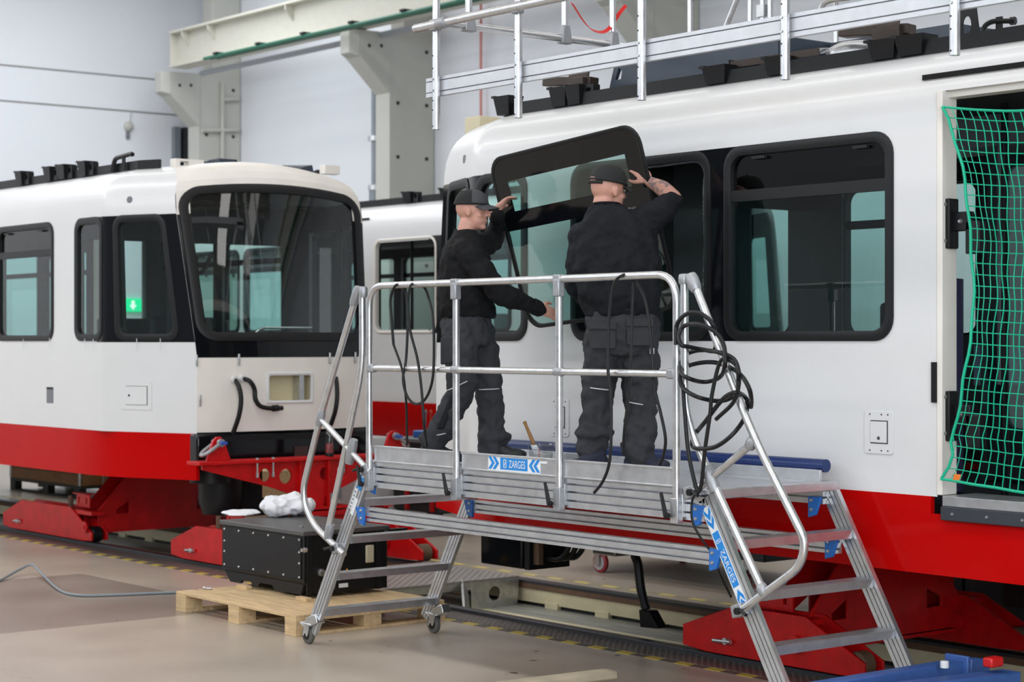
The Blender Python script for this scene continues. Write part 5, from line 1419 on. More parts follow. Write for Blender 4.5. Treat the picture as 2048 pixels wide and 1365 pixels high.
def rag(name, label, c, rx, ry, rz, seed, bits):
    m = MB(); random.seed(seed)
    m.ellipsoid(c + V(0, 0, rz * .6), V(rx, 0, 0), V(0, ry, 0), V(0, 0, rz), 20, 12)
    for k in range(bits):
        a = random.uniform(0, 6.28); m.ellipsoid(c + V(rx * .7 * math.cos(a), ry * .7 * math.sin(a), rz * random.uniform(.3, .7)), V(rx * .5, 0, 0), V(0, ry * .55, 0), V(0, 0, rz * random.uniform(.4, .75)), 14, 8)
    lo = min(p.z for p in m.v)
    m.v = [V(p.x, p.y, c.z + max(0, p.z - lo - .012)) for p in m.v]
    rt = thing(name, c, label, 'rag')
    o = fuse('cloth', m, CLOTH, rt, .010, 2, min(.09, rz * .9), .085, tex='VORONOI'); o.parent = None
    for v in o.data.vertices: v.co.z = max(0.001, v.co.z)
    o.location = BASE[rt.name]; tag(o, label, 'rag'); o.name = name; bpy.data.objects.remove(rt); BASE[o.name] = Vector(c); return o
rag('rag', 'bulky crumpled white rag on the black box lid', V(*P(572, 1032, Z=.637)) + V(0, 0, 0), .17, .20, .085, 3, 5)
rag('rag', 'thin folded white rag lying flat on the black box lid', V(*P(482, 1029, Z=.637)), .17, .15, .022, 9, 3)
bt_ = thing('loose_bolt', P(410, 1178, Z=.145), 'small steel bolt lying on the pallet boards', 'bolt')
c = P(410, 1178, Z=.153); m = MB(); m.tube([c, c + V(.05, .03, 0)], .007, 8); m.lathe(c, (.05, .03, 0), [(.013, -.012), (.013, .0)], 6); build('shank', m, STEEL, bt_)

# ================================================================== SMALL THINGS ON THE DECK
tub = thing('plastic_tub', (P(1082, 915, Y=7.70).x, 7.70, DK), 'translucent plastic tub holding a paste brush on the deck', 'tub')
TUBM = glass('milky_plastic', (.80, .81, .82)); c = V(P(1082, 915, Y=7.70).x, 7.70, DK + .001)
def rl(h, k): return [c + V(a, b, h) for a, b in rloop(-.075 * k, .075 * k, -.055 * k, .055 * k, .02, 3)]
m = MB(); L0, L1, L2 = rl(0, .86), rl(.115, 1.0), rl(.122, 1.09); n = len(L0)
m.add(L0 + L1 + L2, [tuple(range(n))[::-1]] + [(i, (i + 1) % n, n + (i + 1) % n, n + i) for i in range(n)] + [(n + i, n + (i + 1) % n, 2 * n + (i + 1) % n, 2 * n + i) for i in range(n)]); build('shell', m, TUBM, tub)
m = MB(); L0, L1 = rl(.004, .82), rl(.05, .9); m.add(L0 + L1, [tuple(range(n))[::-1], tuple(range(n, 2 * n))] + [(i, (i + 1) % n, n + (i + 1) % n, n + i) for i in range(n)]); build('paste', m, mat('white_paste', (.62, .62, .60), .7, bump=.4, bscale=30), tub)
vs_, fs_ = text_mesh('TEM', .03); m = MB(); flat(m, vs_, fs_, c + V(.055, -.057, .06), (0, 0, 1), (-1, 0, 0)); build('print', m, mat('red_print', (.45, .02, .05), .5), tub)
br = thing('paint_brush', c + V(-.03, 0, .03), 'flat paint brush with wooden handle leaning in the plastic tub', 'brush')
a = c + V(-.01, 0, .02); b_ = P(1049, 845, Y=7.70)
d = (b_ - a).normalized()
m = MB(); m.tube([a + d * .10, a + d * .15, a + d * .24, b_], [.011, .013, .010, .012], 10); build('handle', m, WOODD, br)
m = MB(); m.obox(a + d * .085, d * .02, V(.02, .01, 0), V(-.004, .008, 0)); build('ferrule', m, STEEL, br)
m = MB(); m.obox(a + d * .035, d * .035, V(.02, .01, 0), V(-.004, .008, 0)); build('bristles', m, CLOTH, br)

# ================================================================== CABLES
def cable(name, label, pts, r, k=7, m_=RUBBER):
    m = MB(); m.tube(smooth_path(pts, k), r, 8); return tag(build(name, m, m_, angle=80), label, 'cable')
yc_ = yr
Q = lambda u, v, dy=0.0: P(u, v, Y=yc_ + dy)
cable('cable', 'black cable looped over the guard rail near the cream tram front', [Q(787, 690, -.03), Q(783, 640, -.035), Q(781, 600, -.035), Q(790, 573, -.03), Q(802, 572, .0), Q(811, 584, .035), Q(815, 620, .03), Q(815, 660, .02), Q(812, 720, .0), Q(806, 760, -.035), Q(815, 795, -.035), Q(833, 809, -.03), Q(852, 797, -.03), Q(865, 760, -.035), Q(868, 700, -.035), Q(866, 640, -.03), Q(858, 600, .03), Q(848, 575, .03), Q(832, 568, .0), Q(820, 575, -.035), Q(816, 610, -.04), Q(820, 660, -.04), Q(835, 720, -.035), Q(843, 780, -.03), Q(848, 850, -.03), Q(853, 893, .05)], .0085)
cable('cable', 'black cable hanging straight down behind the toe board', [Q(787, 690, -.03), Q(803, 735, -.035), Q(809, 770, -.03), Q(813, 820, .02), Q(814, 892, .05)], .0075)
cable('cable', 'black cable hung over the rail behind the charcoal sweatshirt', [Q(1188, 987, -.05), Q(1205, 965, -.045), Q(1218, 930, -.045), Q(1222, 880, -.045), Q(1222, 800, -.04), Q(1216, 740, -.045), Q(1217, 660, -.04), Q(1222, 600, -.04), Q(1230, 565, -.04), Q(1244, 552, -.03), Q(1258, 552, .02), Q(1266, 570, .035), Q(1264, 640, .035), Q(1262, 720, .03), Q(1256, 800, .03), Q(1249, 860, .03), Q(1246, 910, .06)], .0085)
cable('cable', 'black cable dangling from the rail to the right shoe', [Q(1266, 556, .03), Q(1290, 600, .035), Q(1302, 680, .03), Q(1308, 770, .03), Q(1322, 830, .03), Q(1331, 880, .03), Q(1326, 915, .06), Q(1318, 935, .08)], .0085)
coil = []
CC = [(1352, 690), (1354, 650), (1375, 628), (1405, 630), (1428, 655), (1430, 700), (1405, 700), (1375, 694), (1362, 690), (1358, 670), (1370, 652), (1400, 650), (1430, 665), (1447, 690), (1450, 730), (1440, 755), (1410, 765), (1378, 758), (1362, 745), (1366, 715), (1395, 702), (1435, 705), (1468, 720), (1477, 750), (1470, 790), (1440, 803), (1395, 795), (1365, 775), (1362, 745), (1385, 730), (1430, 726), (1475, 745), (1499, 780), (1502, 815), (1490, 795), (1470, 786), (1445, 800), (1410, 845), (1390, 870), (1384, 890), (1395, 898), (1430, 895), (1465, 870), (1490, 835), (1495, 800)]
for i, (u, v) in enumerate(CC):
    front = math.sin(i * 1.35) < .25 or v < 700
    coil.append(Q(u, v, -.055 + .02 * math.sin(i * 2.1) if front else .05))
cable('cable_coil', 'thick black cable coiled round the stair rail beside the large window', coil, .0115, 6)
cable('cable_coil', 'black cable end falling from the coil down to the deck corner', [Q(1366, 770, -.05), Q(1370, 830, -.05), Q(1376, 900, -.05), Q(1388, 960, -.055), Q(1397, 985, -.05), Q(1404, 960, -.05), Q(1410, 900, -.06), Q(1420, 830, -.06), Q(1424, 790, -.06), Q(1440, 725, -.05), Q(1460, 722, -.05), Q(1478, 745, -.05), Q(1470, 800, -.05), Q(1432, 840, -.05)], .0105)
cable('cable', 'thin black cable drooping from the deck corner below the braces', [Q(1397, 985, -.05), Q(1385, 1000, -.03), Q(1384, 1040, -.03), Q(1400, 1075, .0), Q(1425, 1110, .06), Q(1440, 1150, .1), Q(1462, 1195, .25)], .0065)
HOSE = mat('grey_hose', (.20, .23, .25), .45)
cable('floor_hose', 'grey hose snaking over the open floor towards the pallet', [P(-30, 1172, Z=.012), P(0, 1162, Z=.012), P(40, 1140, Z=.05), P(64, 1131, Z=.08), P(85, 1150, Z=.04), P(120, 1182, Z=.012), P(160, 1192, Z=.012), P(230, 1191, Z=.012), P(300, 1188, Z=.012), P(352, 1186, Z=.012)], .011, 7, HOSE)

# ================================================================== DETAILS ON THE NETTED TRAM
yt = 8.0
tn = TN.root
def tp(n, m, mt, p=None, **k): return build(n, m, mt, p or tn, **k)
def hatch(t, x0, x1, z0, z1, parent, knob=True, side=1):
    m = MB(); m.plate([(a, b) for a, b in rloop(x0, x1, z0, z1, .02, 4)], [], (0, yt - .006, 0), (1, 0, 0), (0, 0, 1), (0, .006, 0)); h = build('hatch_frame', m, WHITE, parent, bevel=.0015)
    ix0, ix1, iz0, iz1 = x0 + .045, x1 - .035, z0 + .055, z1 - .05
    m = MB(); m.box(ix0, ix1, yt - .0075, yt - .005, iz0, iz1); build('hatch_gap', m, GROOVE, h)
    m = MB(); m.box(ix0 + .002, ix1 - .007, yt - .012, yt - .006, iz0 + .006, iz1 - .006); build('hatch_door', m, WHITE, h, bevel=.0015)
    if knob:
        m = MB(); m.lathe((lerp(ix0, ix1, .5 if side else .2), yt - .012, iz0 + .03 if side else (iz0 + iz1) / 2), (0, -1, 0), [(.010, 0), (.008, .003)], 12); build('lock', m, GROOVE, h)
    for (fx, fz) in ((.2, .08), (.6, .08), (.82, .08), (.2, .92), (.6, .92), (.82, .92)):
        m = MB(); m.lathe((lerp(x0, x1, fx), yt - .006, lerp(z0, z1, fz)), (0, -1, 0), [(.005, 0), (.004, .002)], 8); build('rivet', m, GROOVE, h)
hatch(TN, -6.89, -6.69, 1.395, 1.625, tn)
hatch(TN, -9.52, -9.34, 1.385, 1.63, tn, False)
hatch(TL, -15.62 + .0, -15.40, 1.39, 1.63, TL.root, True, 0) if False else None
# same hatch on the tapered cab side of the other tram
def side_patch(t, name, s0, s1, z0, z1, off, mt, parent=None, th=.004):
    return build(name, patch(lambda s, z, o=0.0: t.side(-1, s, z, o), s0, s1, z0, z1, off, 2, 2, th), mt, parent or t.root)
h = side_patch(TL, 'hatch_frame', .46, .78, 1.39, 1.64, .005, WHITE)
side_patch(TL, 'hatch_gap', .50, .73, 1.43, 1.60, .0062, GROOVE, h, .001); side_patch(TL, 'hatch_door', .507, .73, 1.434, 1.596, .009, WHITE, h, .004)
m = MB(); c = TL.side(-1, .69, 1.515, .01); m.lathe(c, (.38, -.92, 0), [(.012, 0), (.009, .003)], 10); build('lock', m, GROOVE, h)
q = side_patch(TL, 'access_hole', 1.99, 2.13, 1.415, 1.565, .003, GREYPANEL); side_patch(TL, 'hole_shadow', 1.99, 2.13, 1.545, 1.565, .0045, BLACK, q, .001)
for t in (TL, TN):
    m = MB(); c = t.side(-1, .62, 3.26, .0); nn = V(.38 * t.dr, -.92, 0); m.lathe(c, nn, [(.032, -.004), (.032, .003), (.024, .004)], 14); build('lamp_hole', m, GREYPANEL, t.root)
# perforated lining beside the open window
perf = [circ(-9.24 + i * .055, 2.1 + j * .071, .017, 10) for i in range(4) for j in range(14)]
m = MB(); m.plate([(-9.29, 2.03), (-9.02, 2.03), (-9.02, 3.08), (-9.29, 3.08)], perf, (0, 8.16, 0), (1, 0, 0), (0, 0, 1), (0, .006, 0)); tp('perforated_panel', m, BLACK)
# dark interior wall unit filling the open window, pale strip towards the far side
m = MB(); m.box(-8.85, -8.28, 8.45, 8.55, 1.15, 3.25); tp('cabinet_wall', m, DARK)
SEAL = mat('fresh_sealant', (.05, .05, .055), .15, bump=.8, bscale=25)
m = MB(); m.tube(smooth_path([TN.side(-1, a, b, -.01 + .004 * math.sin(i * 1.7)) for i, (a, b) in enumerate([(3.175, z) for z in (2.15, 2.3, 2.45, 2.6, 2.75, 2.9, 3.0)] + [(3.12, 3.06), (3.0, 3.065), (2.8, 3.06), (2.6, 3.063), (2.4, 3.06), (2.2, 3.062)])], 4), .009, 6); tp('sealant_bead', m, SEAL)
# net across the door opening
NETM = mat('green_net', (0.0, .42, .24), .55)
net = thing('safety_net', (-5.75, 7.95, 1.22), 'green safety net tied across the tram door opening', 'net')
NX0, NX1, NZ0, NZ1 = -6.35, -5.0, 1.29, 3.21
def net_pt(i, j):
    fx = i; z = lerp(NZ0, NZ1, j)
    edge = .25 * math.sin(math.pi * j) ** .8 * (1 - fx) ** 1.0 + (.03 if j < .1 else 0)
    x = lerp(NX0 + edge, NX1, fx)
    sag = .10 * math.sin(math.pi * min(1, fx * 1.0)) * (1 - j) * .6
    zz = z - .07 * math.sin(math.pi * min(1, fx)) * (j ** 2) - .10 * fx * (1 - j) ** 3
    return V(x + .006 * math.sin(j * 40 + i * 7), 8.0 - .02 - .05 * math.sin(math.pi * j) - .05 * (1 - j) + .008 * math.sin(i * 31 + j * 17), zz)
m = MB(); NI, NJ = 25, 33
for i in range(NI + 1):
    m.tube([net_pt(i / NI, j / NJ) for j in range(NJ + 1)], .0028, 4)
for j in range(NJ + 1):
    m.tube([net_pt(i / NI, j / NJ) + V(0, 0, -.006 * abs(math.sin(i * math.pi / 1.0))) for i in range(NI + 1)], .0028, 4)
o = build('mesh_strands', m, NETM, net); o['kind'] = 'stuff'
m = MB(); m.tube([net_pt(0, j / 30) for j in range(31)], .008, 6); m.tube([net_pt(i / 20, 1) for i in range(21)], .007, 6); m.tube([net_pt(i / 20, 0) for i in range(21)], .008, 6); build('border_rope', m, NETM, net)
m = MB(); c = net_pt(.06, .01); m.obox(c, (.022, 0, 0), (0, .006, 0), (.004, 0, .016)); build('tag', m, mat('orange_tag', (.75, .18, .02), .6), net, bevel=.004)
# door mechanism, roll, panels and poles inside the door
for z in (2.62, 1.62):
    m = MB(); m.box(-6.40, -6.34, 8.02, 8.10, z - .14, z + .12); m.box(-6.37, -6.24, 8.06, 8.10, z - .05, z + .05); m.box(-6.27, -6.18, 8.06, 8.12, z - .17, z - .0); tp('door_hinge', m, BLACK, bevel=.006)
    for dx, dz in ((.03, .09), (.03, -.1), (.10, .0)):
        b = MB(); b.lathe((-6.40 + dx, 8.02 if dx < .05 else 8.06, z + dz), (0, -1, 0), [(.014, 0), (.008, .012)], 8); tp('hinge_bolt', b, STEEL)
m = MB(); m.box(-6.43, -6.40, 7.985, 8.01, 1.68, 1.89); tp('seal_strip', m, BLACK)
ROLL = mat('dark_blue_roll', (.022, .018, .075), .5, bump=.5, bscale=90)
rp = P(1882, 600, Y=8.75); m = MB(); m.lathe((rp.x, 8.75, 1.15), (0, 0, 1), [(.125, 0), (.125, 1.20), (.09, 1.205)], 20); tag(build('floor_covering_roll', m, ROLL), 'dark blue roll of floor covering standing inside the tram door', 'roll')
rp = P(2003, 600, Y=9.1); m = MB(); m.tube([(rp.x, 9.1, 1.75), (rp.x, 9.1, 3.28)], .026, 12); tp('door_post', m, GREYPANEL)
m = MB(); m.box(-7.35, -7.30, 9.6, 10.4, 1.15, 3.28); tp('partition', m, DARK)
for k, (ua, ub_) in enumerate(((1947, 1993), (2014, 2062))):
    pa, pb = P(ua, 772, Y=9.7), P(ub_, 692, Y=9.7)
    m = MB(); m.box(pa.x, pb.x, 9.7, 9.74, pa.z, pb.z); tp('wall_panel_grey', m, mat('slate_panel_%d' % k, (.12, .14, .21), .4), bevel=.004)
for z in (1.75, 2.15, 2.5, 2.85, 3.05):
    m = MB(); m.box(-6.02, -5.985, 8.35, 8.36, z - .018, z + .018); tp('foil_tab', m, STEEL)
m = MB(); m.box(-6.04, -5.96, 8.36, 8.42, 1.15, 3.25); tp('door_pillar', m, BLACK)
WG = mat('pale_partition', (.62, .60, .55), .5)
m = MB(); m.plate([(a, b) for a, b in rloop(9.05, 9.75, 1.5, 3.0, .1, 4)], [], (-6.75, 0, 0), (0, 1, 0), (0, 0, 1), (.02, 0, 0)); tp('draught_screen', m, GLASS)

# ---- roof equipment of the netted tram
HV = mat('slate_blue_steel', (.030, .042, .062), .4, var=.1)
rx = lambda u, v=120, y=8.6: P(u, v, Y=y).x
m = MB(); x0, x1 = P(1222, 160, Y=8.7).x, P(1560, 110, Y=8.7).x
m.plate([(x0, 3.70), (x0 + .06, 3.88), (x1, 3.88), (x1, 3.66), (x0 + .3, 3.66), (x0 + .25, 3.69)], [[(x0 + .06, 3.76), (x0 + .12, 3.76), (x0 + .13, 3.81), (x0 + .10, 3.84)]], (0, 8.68, 0), (1, 0, 0), (0, 0, 1), (0, .03, 0)); rb = tp('roof_unit', m, HV, bevel=.003)
m = MB(); m.box(x0 + .12, x1, 8.71, 9.9, 3.69, 3.88); tp('unit_housing', m, HV, rb, bevel=.006)
m = MB(); m.lathe((x0 + .1, 8.75, 3.60), (0, 0, 1), [(.05, 0), (.05, .05), (.02, .05), (.02, .1)], 12); tp('rubber_mount', m, BLACK, rb)
for i in range(26):
    x = lerp(x1 + .06, x1 + .62, i / 25); m = MB(); m.box(x - .004, x + .004, 9.10, 9.13, 3.70, 3.84); tp('louvre', m, BLACK, rb)
m = MB(); m.box(x1 + .02, x1 + 1.0, 9.13, 9.9, 3.64, 3.87); tp('unit_housing', m, HV, rb)
BRN = mat('oiled_bracket_steel', (.055, .038, .030), .4, .4, var=.3)
def cradle(x, y, z, s=1.0):
    m = MB(); m.bar((x - .22 * s, y - .02, z + .13), (x + .18 * s, y + .06, z + .10), .10, .06); m.bar((x - .12 * s, y + .1, z + .19), (x + .05 * s, y + .12, z + .15), .02, .09); m.box(x - .02, x + .16 * s, y - .03, y + .1, z, z + .13); m.box(x - .06, x + .22 * s, y - .05, y + .14, z - .01, z + .005)
    tp('pantograph_cradle', m, BRN, bevel=.006)
cradle(P(1140, 180, Y=8.42).x, 8.42, 3.63); cradle(P(1755, 100, Y=8.42).x, 8.42, 3.64, 1.1)
for u, w in ((1010, .17), (1122, .17), (1152, .15)): roof_cup(TN, 11.30 + P(u, 200, Y=8.35).x, w, .13, -.97, u > 1100)
for u, w in ((1435, .2), (1555, .16), (1770, .2), (1825, .2)): roof_cup(TN, 11.30 + P(u, 150, Y=8.35).x, w, .11, -.97, False)
# perforated access step and aluminium dome
pxa, pxb = P(1480, 118, Y=8.5).x, P(1650, 128, Y=8.5).x
m = MB(); ho = [circ(lerp(.04, .68, i / 8), .05 + .07 * j, .022, 8) for i in range(9) for j in range(5)]
m.plate([(0, 0), (.72, 0), (.72, .38), (0, .38)], ho, (pxa, 8.42, 3.70), (1, 0, -.0), (0, 1, .12), (0, 0, .006)); st = tp('perforated_step', m, STEEL)
m = MB(); m.box(pxa, pxa + .72, 8.415, 8.422, 3.665, 3.708); tp('step_edge', m, BRN, st); m = MB(); m.box(pxa - .02, pxa - .012, 8.42, 8.8, 3.60, 3.72); tp('step_bracket', m, BLACK, st)
m = MB(); m.box(pxa + .3, pxa + .33, 8.42, 8.6, 3.58, 3.70); tp('step_bracket', m, BLACK, st)
m = MB(); cx = (P(1645, 112, Y=8.5).x + P(1743, 95, Y=8.5).x) / 2
m.lathe((cx, 8.62, 3.66), (0, 0, 1), [(.20, 0), (.20, .02), (.18, .05), (.13, .075), (.04, .085)], 24); tp('roof_dome', m, ALU)
xq = P(1945, 95, Y=8.5).x
m = MB(); m.plate([(-.08, 0), (.09, 0), (.06, .2), (-.05, .2)], [[(.03 * math.cos(a * .5236) , .11 + .05 * math.sin(a * .5236)) for a in range(12)]], (xq, 8.45, 3.60), (1, 0, 0), (0, 0, 1), (0, .01, 0)); tp('aerial_bracket', m, BLACK)
xq = P(1985, 80, Y=8.5).x
m = MB(); m.tube(round_path([(xq, 8.42, 3.58), (xq, 8.42, 3.68), (xq + .03, 8.45, 3.71), (xq + .14, 8.48, 3.70)], .03), .014, 8); m.box(xq + .05, xq + .09, 8.46, 8.47, 3.62, 3.73); m.lathe((xq + .13, 8.48, 3.70), (1, .2, 0), [(.022, 0), (.022, .03)], 6); tp('brake_pipe', m, BLACK)
# timber block on the nose end of the roof
m = MB(); c = P(955, 248, Y=8.75); m.box(c.x - .09, c.x + .09, 8.7, 8.9, 3.52, 3.66); tag(build('timber_block', m, mat('cream_timber', (.62, .56, .40), .6), bevel=.004), 'cream timber block resting on the roof end of the netted tram', 'block')

# ---- roof details of the cream-fronted tram
tlr = TL.root
def tlp(n, m, mt, p=None, **k): return build(n, m, mt, p or tlr, **k)
for (u0, u1, v0, v1) in ((351, 408, 321, 340), (650, 680, 332, 348)):
    a = P(u0, v1, X=-15.45); b = P(u1, v0, X=-15.45); m = MB()
    m.plate([(a.y, a.z), (b.y, a.z), (b.y, b.z), (a.y, b.z)], [[(a.y + .05, a.z + .0), (a.y + .14, a.z + .0), (a.y + .14, b.z - .02), (a.y + .05, b.z - .02)]] if u0 < 400 else [], (-15.45, 0, 0), (0, 1, 0), (0, 0, 1), (-.1, 0, 0)); tlp('lamp_bracket', m, CREAM, bevel=.003)
for (u0, u1, v0, v1) in ((415, 440, 324, 335), (438, 480, 320, 336), (586, 630, 331, 343)):
    a = P(u0, v1, X=-15.9); b = P(u1, v0, X=-15.9); m = MB(); m.add([(-15.9, a.y, a.z - .05), (-15.9, b.y, a.z - .05), (-15.9, b.y - .03, b.z), (-15.9, a.y + (.1 if u0 > 500 else 0), b.z - (.03 if u0 > 500 else 0)), (-16.1, a.y, a.z - .05), (-16.1, b.y, a.z - .05), (-16.1, b.y - .03, b.z), (-16.1, a.y, b.z)], [(0, 1, 2, 3), (7, 6, 5, 4), (0, 4, 5, 1), (1, 5, 6, 2), (2, 6, 7, 3), (3, 7, 4, 0)]); tlp('roof_device', m, HV, bevel=.004)
# string loops on the belt seam and interior pole and hoses behind the windscreen
for s in (.35, .60, 1.15, 1.32, 2.05, 2.62):
    p = TL.side(-1, s, 2.0, .012); m = MB(); m.tube([p + V(0, 0, .03), p + V(.01, -.004, -.03), p + V(-.004, -.003, -.085)], .003, 6); tlp('cord_end', m, STICKER)
OCH = mat('ochre_pole', (.42, .27, .05), .5)
m = MB(); m.tube([(-15.6, 8.75, 1.14), (-15.6, 8.70, 2.85)], .022, 8); tlp('grab_pole_ochre', m, OCH)
m = MB(); m.tube(smooth_path([(-15.4, 8.55, 3.2), (-15.35, 8.58, 2.75), (-15.3, 8.72, 2.62), (-15.3, 8.85, 2.8)], 6), .02, 8); tlp('cab_hose', m, RUBBER)
m = MB(); m.box(-15.6, -15.15, 8.6, 10.0, 1.14, 1.98); tlp('driver_desk', m, DARK, bevel=.05)
m = MB(); m.tube(round_path([(-15.1, 9.1, 2.0), (-15.05, 9.2, 2.12), (-15.05, 9.75, 2.12)], .06), .012, 8); tlp('desk_rail', m, STEEL)

# ---- things under the netted tram
m = MB(); m.box(-11.03, -10.56, 8.60, 9.05, .385, .80); m.box(-11.0, -10.6, 8.7, 9.0, .8, 1.05); ub = tp('underfloor_box', m, BLACKG, bevel=.01)
m = MB(); m.box(-10.56, -10.50, 8.62, 9.0, .38, .80); tp('end_cover', m, BLACK, ub, bevel=.006)
m = MB(); m.box(-10.50, -10.44, 8.66, 8.70, .42, .62); tp('bracket', m, RUST, ub)
for k in range(3):
    m = MB(); m.tube(smooth_path([(-10.46, 8.75 + k * .07, .46), (-10.34, 8.78 + k * .07, .47), (-10.27, 8.8 + k * .07, .58), (-10.28, 8.82 + k * .07, .80)], 5), .02, 8); tp('cable', m, RUBBER, ub)
m = MB(); m.box(-10.35, -10.1, 9.1, 9.3, .50, 1.05); tp('junction_box', m, BLACK, ub, bevel=.01)
up_ = thing('hanging_plug', (-9.68, 9.0, .05), 'black connector plug hanging on a thick cable below the tram', 'plug')
m = MB(); m.tube(smooth_path([P(1262, 1090, Y=9.0) + V(0, 0, .5), P(1268, 1095, Y=9.0), P(1276, 1130, Y=9.0), P(1282, 1180, Y=9.0), P(1292, 1220, Y=9.0)], 6), .032, 10); build('cable', m, RUBBER, up_)
a = P(1287, 1222, Y=9.0); b2 = P(1298, 1256, Y=9.0); m = MB(); m.add([a + V(-.05, 0, 0), a + V(.05, 0, 0), b2 + V(.09, 0, 0), b2 + V(-.09, 0, -.01)] + [p + V(0, .09, 0) for p in (a + V(-.05, 0, 0), a + V(.05, 0, 0), b2 + V(.09, 0, 0), b2 + V(-.09, 0, -.01))], [(0, 1, 2, 3), (7, 6, 5, 4), (0, 4, 5, 1), (1, 5, 6, 2), (2, 6, 7, 3), (3, 7, 4, 0)]); build('plug_body', m, BLACK, up_, bevel=.006)
m = MB(); m.lathe((-10.9, 9.5, .66), (1, 0, 0), [(.14, 0), (.2, .04), (.2, .6), (.14, .64)], 20); m.box(-10.8, -10.35, 9.4, 9.6, .8, 1.05); dr_ = tp('motor_housing', m, BLACK)
m = MB(); m.box(-10.6, -10.35, 9.3, 9.5, .44, .56); tp('terminal', m, STEEL, dr_, bevel=.01)
for (x0_, x1_, y0_, z0_) in ((-8.75, -8.35, 10.1, .52), (-7.45, -6.3, 9.95, .34), (-6.2, -4.9, 9.9, .38), (-4.8, -3.2, 9.9, .36)):
    m = MB(); m.box(x0_, x1_, y0_, 10.5, z0_, 1.04); tp('underfloor_blocker', m, BLACK, bevel=.015)  # dark cases added to block light and bright floor beyond the tram
# red-wheeled trolley standing behind
REDW = mat('red_wheel', (.28, .02, .03), .4); GRYW = mat('grey_wheel', (.42, .40, .42), .4)
tv = thing('workshop_trolley', (-12.0, 11.5, 0), 'low workshop trolley on red-tyred castors behind the netted tram', 'trolley')
m = MB(); m.box(-12.9, -10.45, 10.95, 12.2, .27, .36); build('deck', m, DARK, tv, bevel=.01)
for (x, y) in ((-12.45, 11.02), (-12.5, 12.05), (-10.75, 11.02), (-10.75, 12.05)):
    m = MB(); m.lathe((x, y - .02, .09), (0, 1, 0), [(.05, -.002), (.07, 0), (.088, .008), (.088, .036), (.07, .044), (.05, .046)], 20); w = build('castor_tyre', m, REDW, tv)
    m = MB(); m.lathe((x, y - .024, .09), (0, 1, 0), [(.066, 0), (.066, .054)], 18); build('castor_hub', m, GRYW, w)
    m = MB(); m.box(x - .03, x + .03, y - .05, y - .04, .07, .27); m.box(x - .03, x + .03, y + .04, y + .05, .07, .27); build('castor_fork', m, STEEL, w)
for k in range(3):
    m = MB(); x = -12.8 + k * .75; m.box(x, x + .55, 11.2, 12.0, .36, .62 + .1 * (k % 2)); tag(build('storage_crate', m, (DARK, WOOD, BLACK)[k], bevel=.01), ('dark grey crate on the low trolley', 'pine crate in the middle of the low trolley', 'black crate at the end of the low trolley')[k], 'crate')

rk = thing('dark_screen_cabinet', (-8.5, 11.2, 0), 'added low black cabinet screening the bright floor behind the netted tram', 'cabinet')  # added dark screen, covers bright floor visible below the tram
m = MB(); m.box(-9.98, -7.07, 10.95, 11.53, .05, .96); build('body', m, BLACK, rk, bevel=.01)
m = MB(); m.box(-9.9, -7.15, 11.0, 11.48, 0, .05); build('plinth', m, DARK, rk)
for k in range(4):
    x = -9.94 + k * .72; m = MB(); m.box(x, x + .69, 10.93, 10.95, .09, .92); d = build('door', m, DARK, rk, bevel=.004)
    m = MB(); m.box(x + .6, x + .62, 10.91, 10.93, .5, .66); build('handle', m, STEEL, d)
# ---- tool cart and crates in the background
tc = thing('tool_cart', (-16.2, 11.9, 0), 'dark tool cart with red uprights between the trams', 'cart')
cp = P(832, 860, Y=11.8); x = cp.x
m = MB(); m.box(x - .42, x + .40, 11.8, 12.3, .22, .80); build('body', m, DARK, tc, bevel=.03)
m = MB(); m.box(x - .46, x + .44, 11.78, 12.32, .94, .985); build('tray', m, GREYPANEL, tc, bevel=.01)
for xx in (x - .14, x + .30):
    m = MB(); m.box(xx - .025, xx + .025, 11.77, 11.80, .24, .96); build('upright', m, JACKRED, tc)
for k in range(3):
    m = MB(); m.box(x - .08, x + .26, 11.785, 11.80, .3 + k * .16, .43 + k * .16); d = build('drawer', m, BLACK, tc, bevel=.006)
    m = MB(); m.box(x - .02, x + .2, 11.775, 11.787, .39 + k * .16, .405 + k * .16); build('handle', m, STEEL, d)
for xx, yy in ((x - .35, 11.85), (x + .33, 11.85), (x - .35, 12.25), (x + .33, 12.25)):
    m = MB(); m.lathe((xx, yy - .02, .09), (0, 1, 0), [(.05, 0), (.088, .006), (.088, .034), (.05, .04)], 18); m.box(xx - .025, xx + .025, yy - .035, yy + .035, .15, .23); build('castor', m, BLACK, tc)
m = MB(); m.box(x - .2, x + .06, 11.9, 12.15, .985, 1.06); tag(build('parts_bin', m, mat('bright_blue_plastic', (.02, .16, .55), .4), bevel=.012), 'bright blue parts bin on the tool cart', 'bin')
m = MB(); m.box(x + .08, x + .22, 11.88, 12.05, .985, 1.09); tag(build('yellow_box', m, mat('yellow_plastic', (.70, .42, .04), .4), bevel=.012), 'small yellow box on the tool cart', 'box')
for k, dx in enumerate((-.12, -.03)):
    m = MB(); m.tube([(x + dx, 12.0, 1.02), (x + dx + .02, 12.0, 1.24)], .009, 8); m.ellipsoid((x + dx + .02, 12.0, 1.25), (.016, 0, 0), (0, .016, 0), (0, 0, .03), 10, 6); tag(build('sealant_brush', m, (GREYPANEL, mat('red_handle', (.5, .05, .03), .5))[k]), ('grey handled brush standing in the blue bin', 'red handled brush standing in the blue bin')[k], 'brush')
